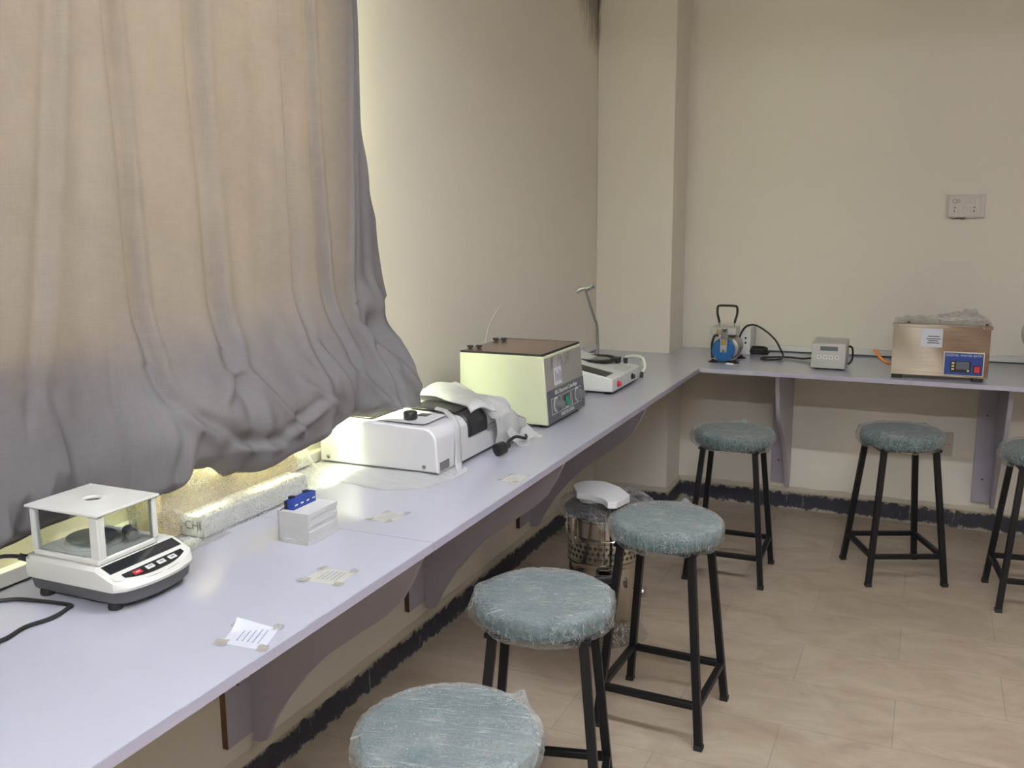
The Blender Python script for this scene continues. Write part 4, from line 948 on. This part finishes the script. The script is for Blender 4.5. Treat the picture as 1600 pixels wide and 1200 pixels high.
# ------------------------------------------------------------------ stools
SEAT_Z0, SEAT_Z1, SR = .538, .594, .152
def stool(x, y, rz, seed, label):
    t = thing('stool', label, 'stool', (x, y, 0), rz, 'teal stools wrapped in clear film')
    rnd = random.Random(seed)
    prof = [(0, SEAT_Z0), (SR-.012, SEAT_Z0), (SR-.004, SEAT_Z0+.004), (SR, SEAT_Z0+.014), (SR+.001, SEAT_Z0+.032), (SR-.0005, SEAT_Z1-.014), (SR-.004, SEAT_Z1-.0065), (SR-.0065, SEAT_Z1-.0062), (SR-.008, SEAT_Z1-.0078), (SR-.010, SEAT_Z1-.0055), (SR-.016, SEAT_Z1-.002), (SR-.035, SEAT_Z1), (SR-.09, SEAT_Z1+.001), (0, SEAT_Z1+.001)]
    G().lathe((0, 0, 0), prof, 56).done('seat', 'teal_fabric', t, local=True, angle=60)
    s = .104
    G().box((-s-.012, -s-.012, SEAT_Z0-.010), (s+.012, s+.012, SEAT_Z0-.0008)).done('seat_frame', 'black_paint', t, local=True, bevel=.001)
    B, T = .148, .100; zr = .118
    leg = lambda sx, sy, z: Vector((sx*(B+(T-B)*z/.528), sy*(B+(T-B)*z/.513), z))
    for sx in (-1, 1):
        for sy in (-1, 1):
            a, b = leg(sx, sy, .004), leg(sx, sy, SEAT_Z0-.009); h = .0105
            lg = G().rings([[c+Vector((i*h, j*h, 0)) for i, j in ((-1, -1), (1, -1), (1, 1), (-1, 1))] for c in (a, b)]).done('leg', 'black_paint', t, local=True, bevel=.0015)
            G().box((a.x-.0118, a.y-.0118, 0), (a.x+.0118, a.y+.0118, .014)).done('foot_cap', 'black_rubber', lg, local=True, bevel=.001)
    for (p, q) in (((-1, -1), (1, -1)), ((1, -1), (1, 1)), ((1, 1), (-1, 1)), ((-1, 1), (-1, -1))):
        a, b = leg(*p, zr), leg(*q, zr); d = (b-a).normalized()
        G().bar(a+d*.0105, b-d*.0105, .018, .018).done('rung', 'black_paint', t, local=True, bevel=.0012)
    # stretch film pulled round the cushion
    knot = rnd.uniform(0, 2*PI); ka = [knot, knot+rnd.uniform(1.8, 3.4), knot+rnd.uniform(3.6, 5.4)]
    def wrap(u, v):
        a = 2*PI*u
        P = [(.0, SEAT_Z1+.0045), (SR*.55, SEAT_Z1+.005), (SR-.012, SEAT_Z1+.0040), (SR+.004, SEAT_Z1-.007), (SR+.007, SEAT_Z0+.034), (SR+.006, SEAT_Z0+.008), (SR-.006, SEAT_Z0-.008), (SR-.03, SEAT_Z0-.0115)]
        L = len(P)-1; i = v*L; j = min(int(i), L-1); f = i-j
        r = P[j][0]+(P[j+1][0]-P[j][0])*f; z = P[j][1]+(P[j+1][1]-P[j][1])*f
        c, s_ = math.cos(a), math.sin(a); e = sstep(.25, .5, v)
        n1 = nz((c*2.6, s_*2.6, z*9+seed), 1, seed); n2 = nz((c*9, s_*9, z*18), 1, seed+3); n3 = nz((c*20+z*70, s_*20, z*16), 1, seed+5)
        rd = (1-abs(nz((c*14+z*30, s_*14-z*22, z*10), 1, seed+6))*1.6); rd2 = (1-abs(nz((c*26-z*40, s_*26+z*50, z*30), 1, seed+7))*1.8)
        out = e*(.005*max(-.2, n1*1.4)+.0025*abs(n2)+.0030*max(0, rd)**3+.0022*max(0, rd2)**3)
        up = (1-e)*(.0025*abs(nz((c*r*30, s_*r*30, 0), 1, seed+2))+.0022*abs(nz((c*r*9, s_*r*60, 0), 1, seed+8)))
        for k, q in enumerate(ka):
            da = abs((a-q+PI) % (2*PI)-PI); bell = math.exp(-(da/(.10+.05*k))**2)
            up += bell*math.exp(-((v-.40)/.07)**2)*(.020 if k == 0 else .010); out += bell*math.exp(-((v-.62)/.22)**2)*(.010 if k else .003)
        zz = z+up+.0035*e*n2
        rr = r+out
        if v > .78: zz = min(zz, SEAT_Z0+.012)-.004*max(0, n1)
        return (rr*c, rr*s_, zz)
    G().grid(wrap, 150, 56, wrap=True).done('plastic_wrap', 'stretch_film', t, local=True, angle=24)
    return t
R = math.radians
STOOLS = [(.805, -3.352, R(12), 1, 'film-wrapped teal stool nearest the camera, its legs cut off by the bottom of the photo'),
          (.741, -2.765, R(14), 2, 'film-wrapped teal stool second from the camera, in front of the steel sterilizer'),
          (.858, -2.135, R(-2), 3, 'film-wrapped teal stool third from the camera, legs standing before the steel sterilizer'),
          (.820, -.950, R(1), 4, 'film-wrapped teal stool under the corner of the worktops, below the vacuum pump'),
          (1.428, -.706, R(-23.5+45+1), 5, 'film-wrapped teal stool below the water bath, before the low wall socket'),
          (1.930, -.806, R(6), 6, 'film-wrapped teal stool at the right edge of the photo, half out of frame')]
STOOLS[4] = (1.428, -.706, R(23), 5, STOOLS[4][4])
for a in STOOLS: stool(*a)

# ------------------------------------------------------------------ steel sterilizer under the worktop
ax_, ay_ = .535, -1.705
t = thing('steam_sterilizer', 'stainless steel drum sterilizer with perforated band standing on the floor under the worktop', 'sterilizer', (ax_, ay_, 0))
S = lambda prof, mat, name, par=None, n=56: G().lathe((ax_, ay_, 0), prof, n).done(name, mat, par or t, angle=30)
S([(0, .0), (.118, .0), (.120, .01), (.1205, .275), (.124, .280), (.126, .284), (.126, .292), (.1235, .296), (.0, .296)], 'stainless', 'drum')
bd_ = S([(.0, .2965), (.1235, .2965), (.1235, .365), (.126, .368), (.1265, .374), (.124, .378), (0, .378)], 'stainless', 'perforated_band')
g = G()
for row in range(3):
    for k in range(42):
        a = 2*PI*(k+.5*(row % 2))/42; z = .312+.019*row; r = .1239; d = Vector((math.cos(a), math.sin(a), 0)); s_ = Vector((-d.y, d.x, 0)); c = Vector((ax_, ay_, z))+d*r
        for (w_, h_) in ((.0062, .0019), (.0019, .0062)):
            q = [c+s_*i*w_+Vector((0, 0, j*h_)) for i, j in ((-1, -1), (1, -1), (1, 1), (-1, 1))]; g._f([g.bm.verts.new(p) for p in q])
g.done('cross_holes', 'black_plastic', bd_, smooth=False)
S([(0, .378), (.119, .378), (.119, .432), (.123, .436), (.123, .446), (0, .446)], 'stainless', 'collar')
S([(0, .4465), (.131, .4465), (.135, .450), (.136, .458), (.133, .465), (.118, .474), (.06, .484), (0, .486)], 'black_plastic', 'lid')
camdir = Vector((1.489-ax_, -4.615-ay_, 0)).normalized(); side = Vector((-camdir.y, camdir.x, 0))
A = lambda f, s_, z: Vector((ax_, ay_, z))+camdir*f+side*s_
for th in (-95, -55, 35, 80):
    a = math.radians(th); d = camdir*math.cos(a)+side*math.sin(a); p = Vector((ax_, ay_, 0))+d*.128
    cl = G().cyl(p+Vector((0, 0, .395)), p+Vector((0, 0, .462)), .005, n=12).done('clamp_bolt', 'chrome', t)
    G().lathe(p+Vector((0, 0, .444)), [(0, 0), (.010, .0), (.011, .004), (.010, .012), (0, .014)], 16).done('wing_nut', 'black_plastic', cl)
    G().bar(p+Vector((0, 0, .40))+d*.003, p+Vector((0, 0, .352))+d*.010+side*.012, .006, .008).done('clamp_lever', 'chrome', cl)
hb = G().box((-.034, -.012, -.013), (.034, .012, .013), Matrix.Translation(A(.150, .0, .258)) @ Matrix((side, camdir, Vector((0, 0, 1)))).transposed().to_4x4()).done('handle', 'black_plastic', t, bevel=.007, seg=3)
for s_ in (-.022, .022): G().bar(A(.118, s_, .272), A(.150, s_, .272), .010, .005).done('handle_bracket', 'chrome', hb)
G().cyl(A(.124, -.002, .05), A(.124, -.002, .245), .0055, n=12).done('sight_tube', 'chrome', t)
G().lathe(A(.10, .095, .205), [(0, 0), (.007, 0), (.007, .024), (.017, .027), (.019, .036), (.014, .044), (0, .046)], 24, (camdir*.5+side).normalized()).done('drain_knob', 'chrome', t)
t2 = thing('plastic_cover', 'dark translucent plastic bag draped over the top of the steel sterilizer', 'plastic bag', (ax_, ay_, .48))
def cov(u, v):
    a = 2*PI*u; r = .02+.135*v; z = .4905-.006*v+.010*max(0, 1-abs(nz((math.cos(2*PI*u)*v*5, math.sin(2*PI*u)*v*5, 0), 1, 11))*2.2)**2*min(1, v*2)+(-.055*max(0, v-.80)/.20)*(.55+.5*abs(nz((math.cos(a)*2, math.sin(a)*2, 0), 1, 3)))
    c, s_ = math.cos(a), math.sin(a)
    ex = max(0, v-.75)/.25
    back = max(0, -(c*camdir.x+s_*camdir.y))*.9+max(0, (c*side.x+s_*side.y))*.5
    r += ex*(.006+.014*nz((c*3, s_*3, 1), 1, 5)+.022*back); z += .012*abs(nz((c*r*40, s_*r*40, 0), 1, 2))+.014*ex*nz((c*6, s_*6, v*3), 1, 6)+.018*ex*back
    return (ax_+r*c, ay_+r*s_, z)
G().grid(cov, 110, 30, wrap=True).done('sheet', 'dark_bag_film', t2, angle=24)
t3 = thing('styrofoam_disc', 'white styrofoam disc with a cut edge lying on the covered steel sterilizer', 'styrofoam lid', (ax_, ay_, .50))
fl = [(.487, -1.834), (.448, -1.765), (.447, -1.735), (.466, -1.693), (.495, -1.680), (.535, -1.679), (.599, -1.720), (.655, -1.792), (.660, -1.808), (.642, -1.890), (.615, -1.900), (.592, -1.868), (.533, -1.836)]
fl = [(x-.012, y+.014) for x, y in fl]
G().rings([[(x, y, z) for x, y in fl] for z in (.513, .535)]).done('disc', 'styrofoam', t3, bevel=.002)
hc = [(.046*math.cos(PI+PI*i/12)-.022, .050*math.sin(PI+PI*i/12)) for i in range(13)]
G().rings([[A(-y+.050, x-.02, z) for x, y in hc] for z in (.4985, .512)]).done('offcut', 'foam_white', t3, bevel=.002)
def base(u, v):
    a = 2*PI*u; c, s_ = math.cos(a), math.sin(a); r = .1225+.004*abs(nz((c*5, s_*5, v*3), 1, 1))+.035*(v**3)*(.6+.8*abs(nz((c*2, s_*2, 0), 1, 4))); z = .085*(1-v)+.002+.01*(1-v)*nz((c*4, s_*4, 0), 1, 7)+.006*v*abs(nz((c*9, s_*9, v*5), 1, 3))
    return (ax_+r*c, ay_+r*s_, max(.0015, z))
bs = G().grid(base, 90, 20, wrap=True).done('base_wrap', 'bag_film', t, angle=24)
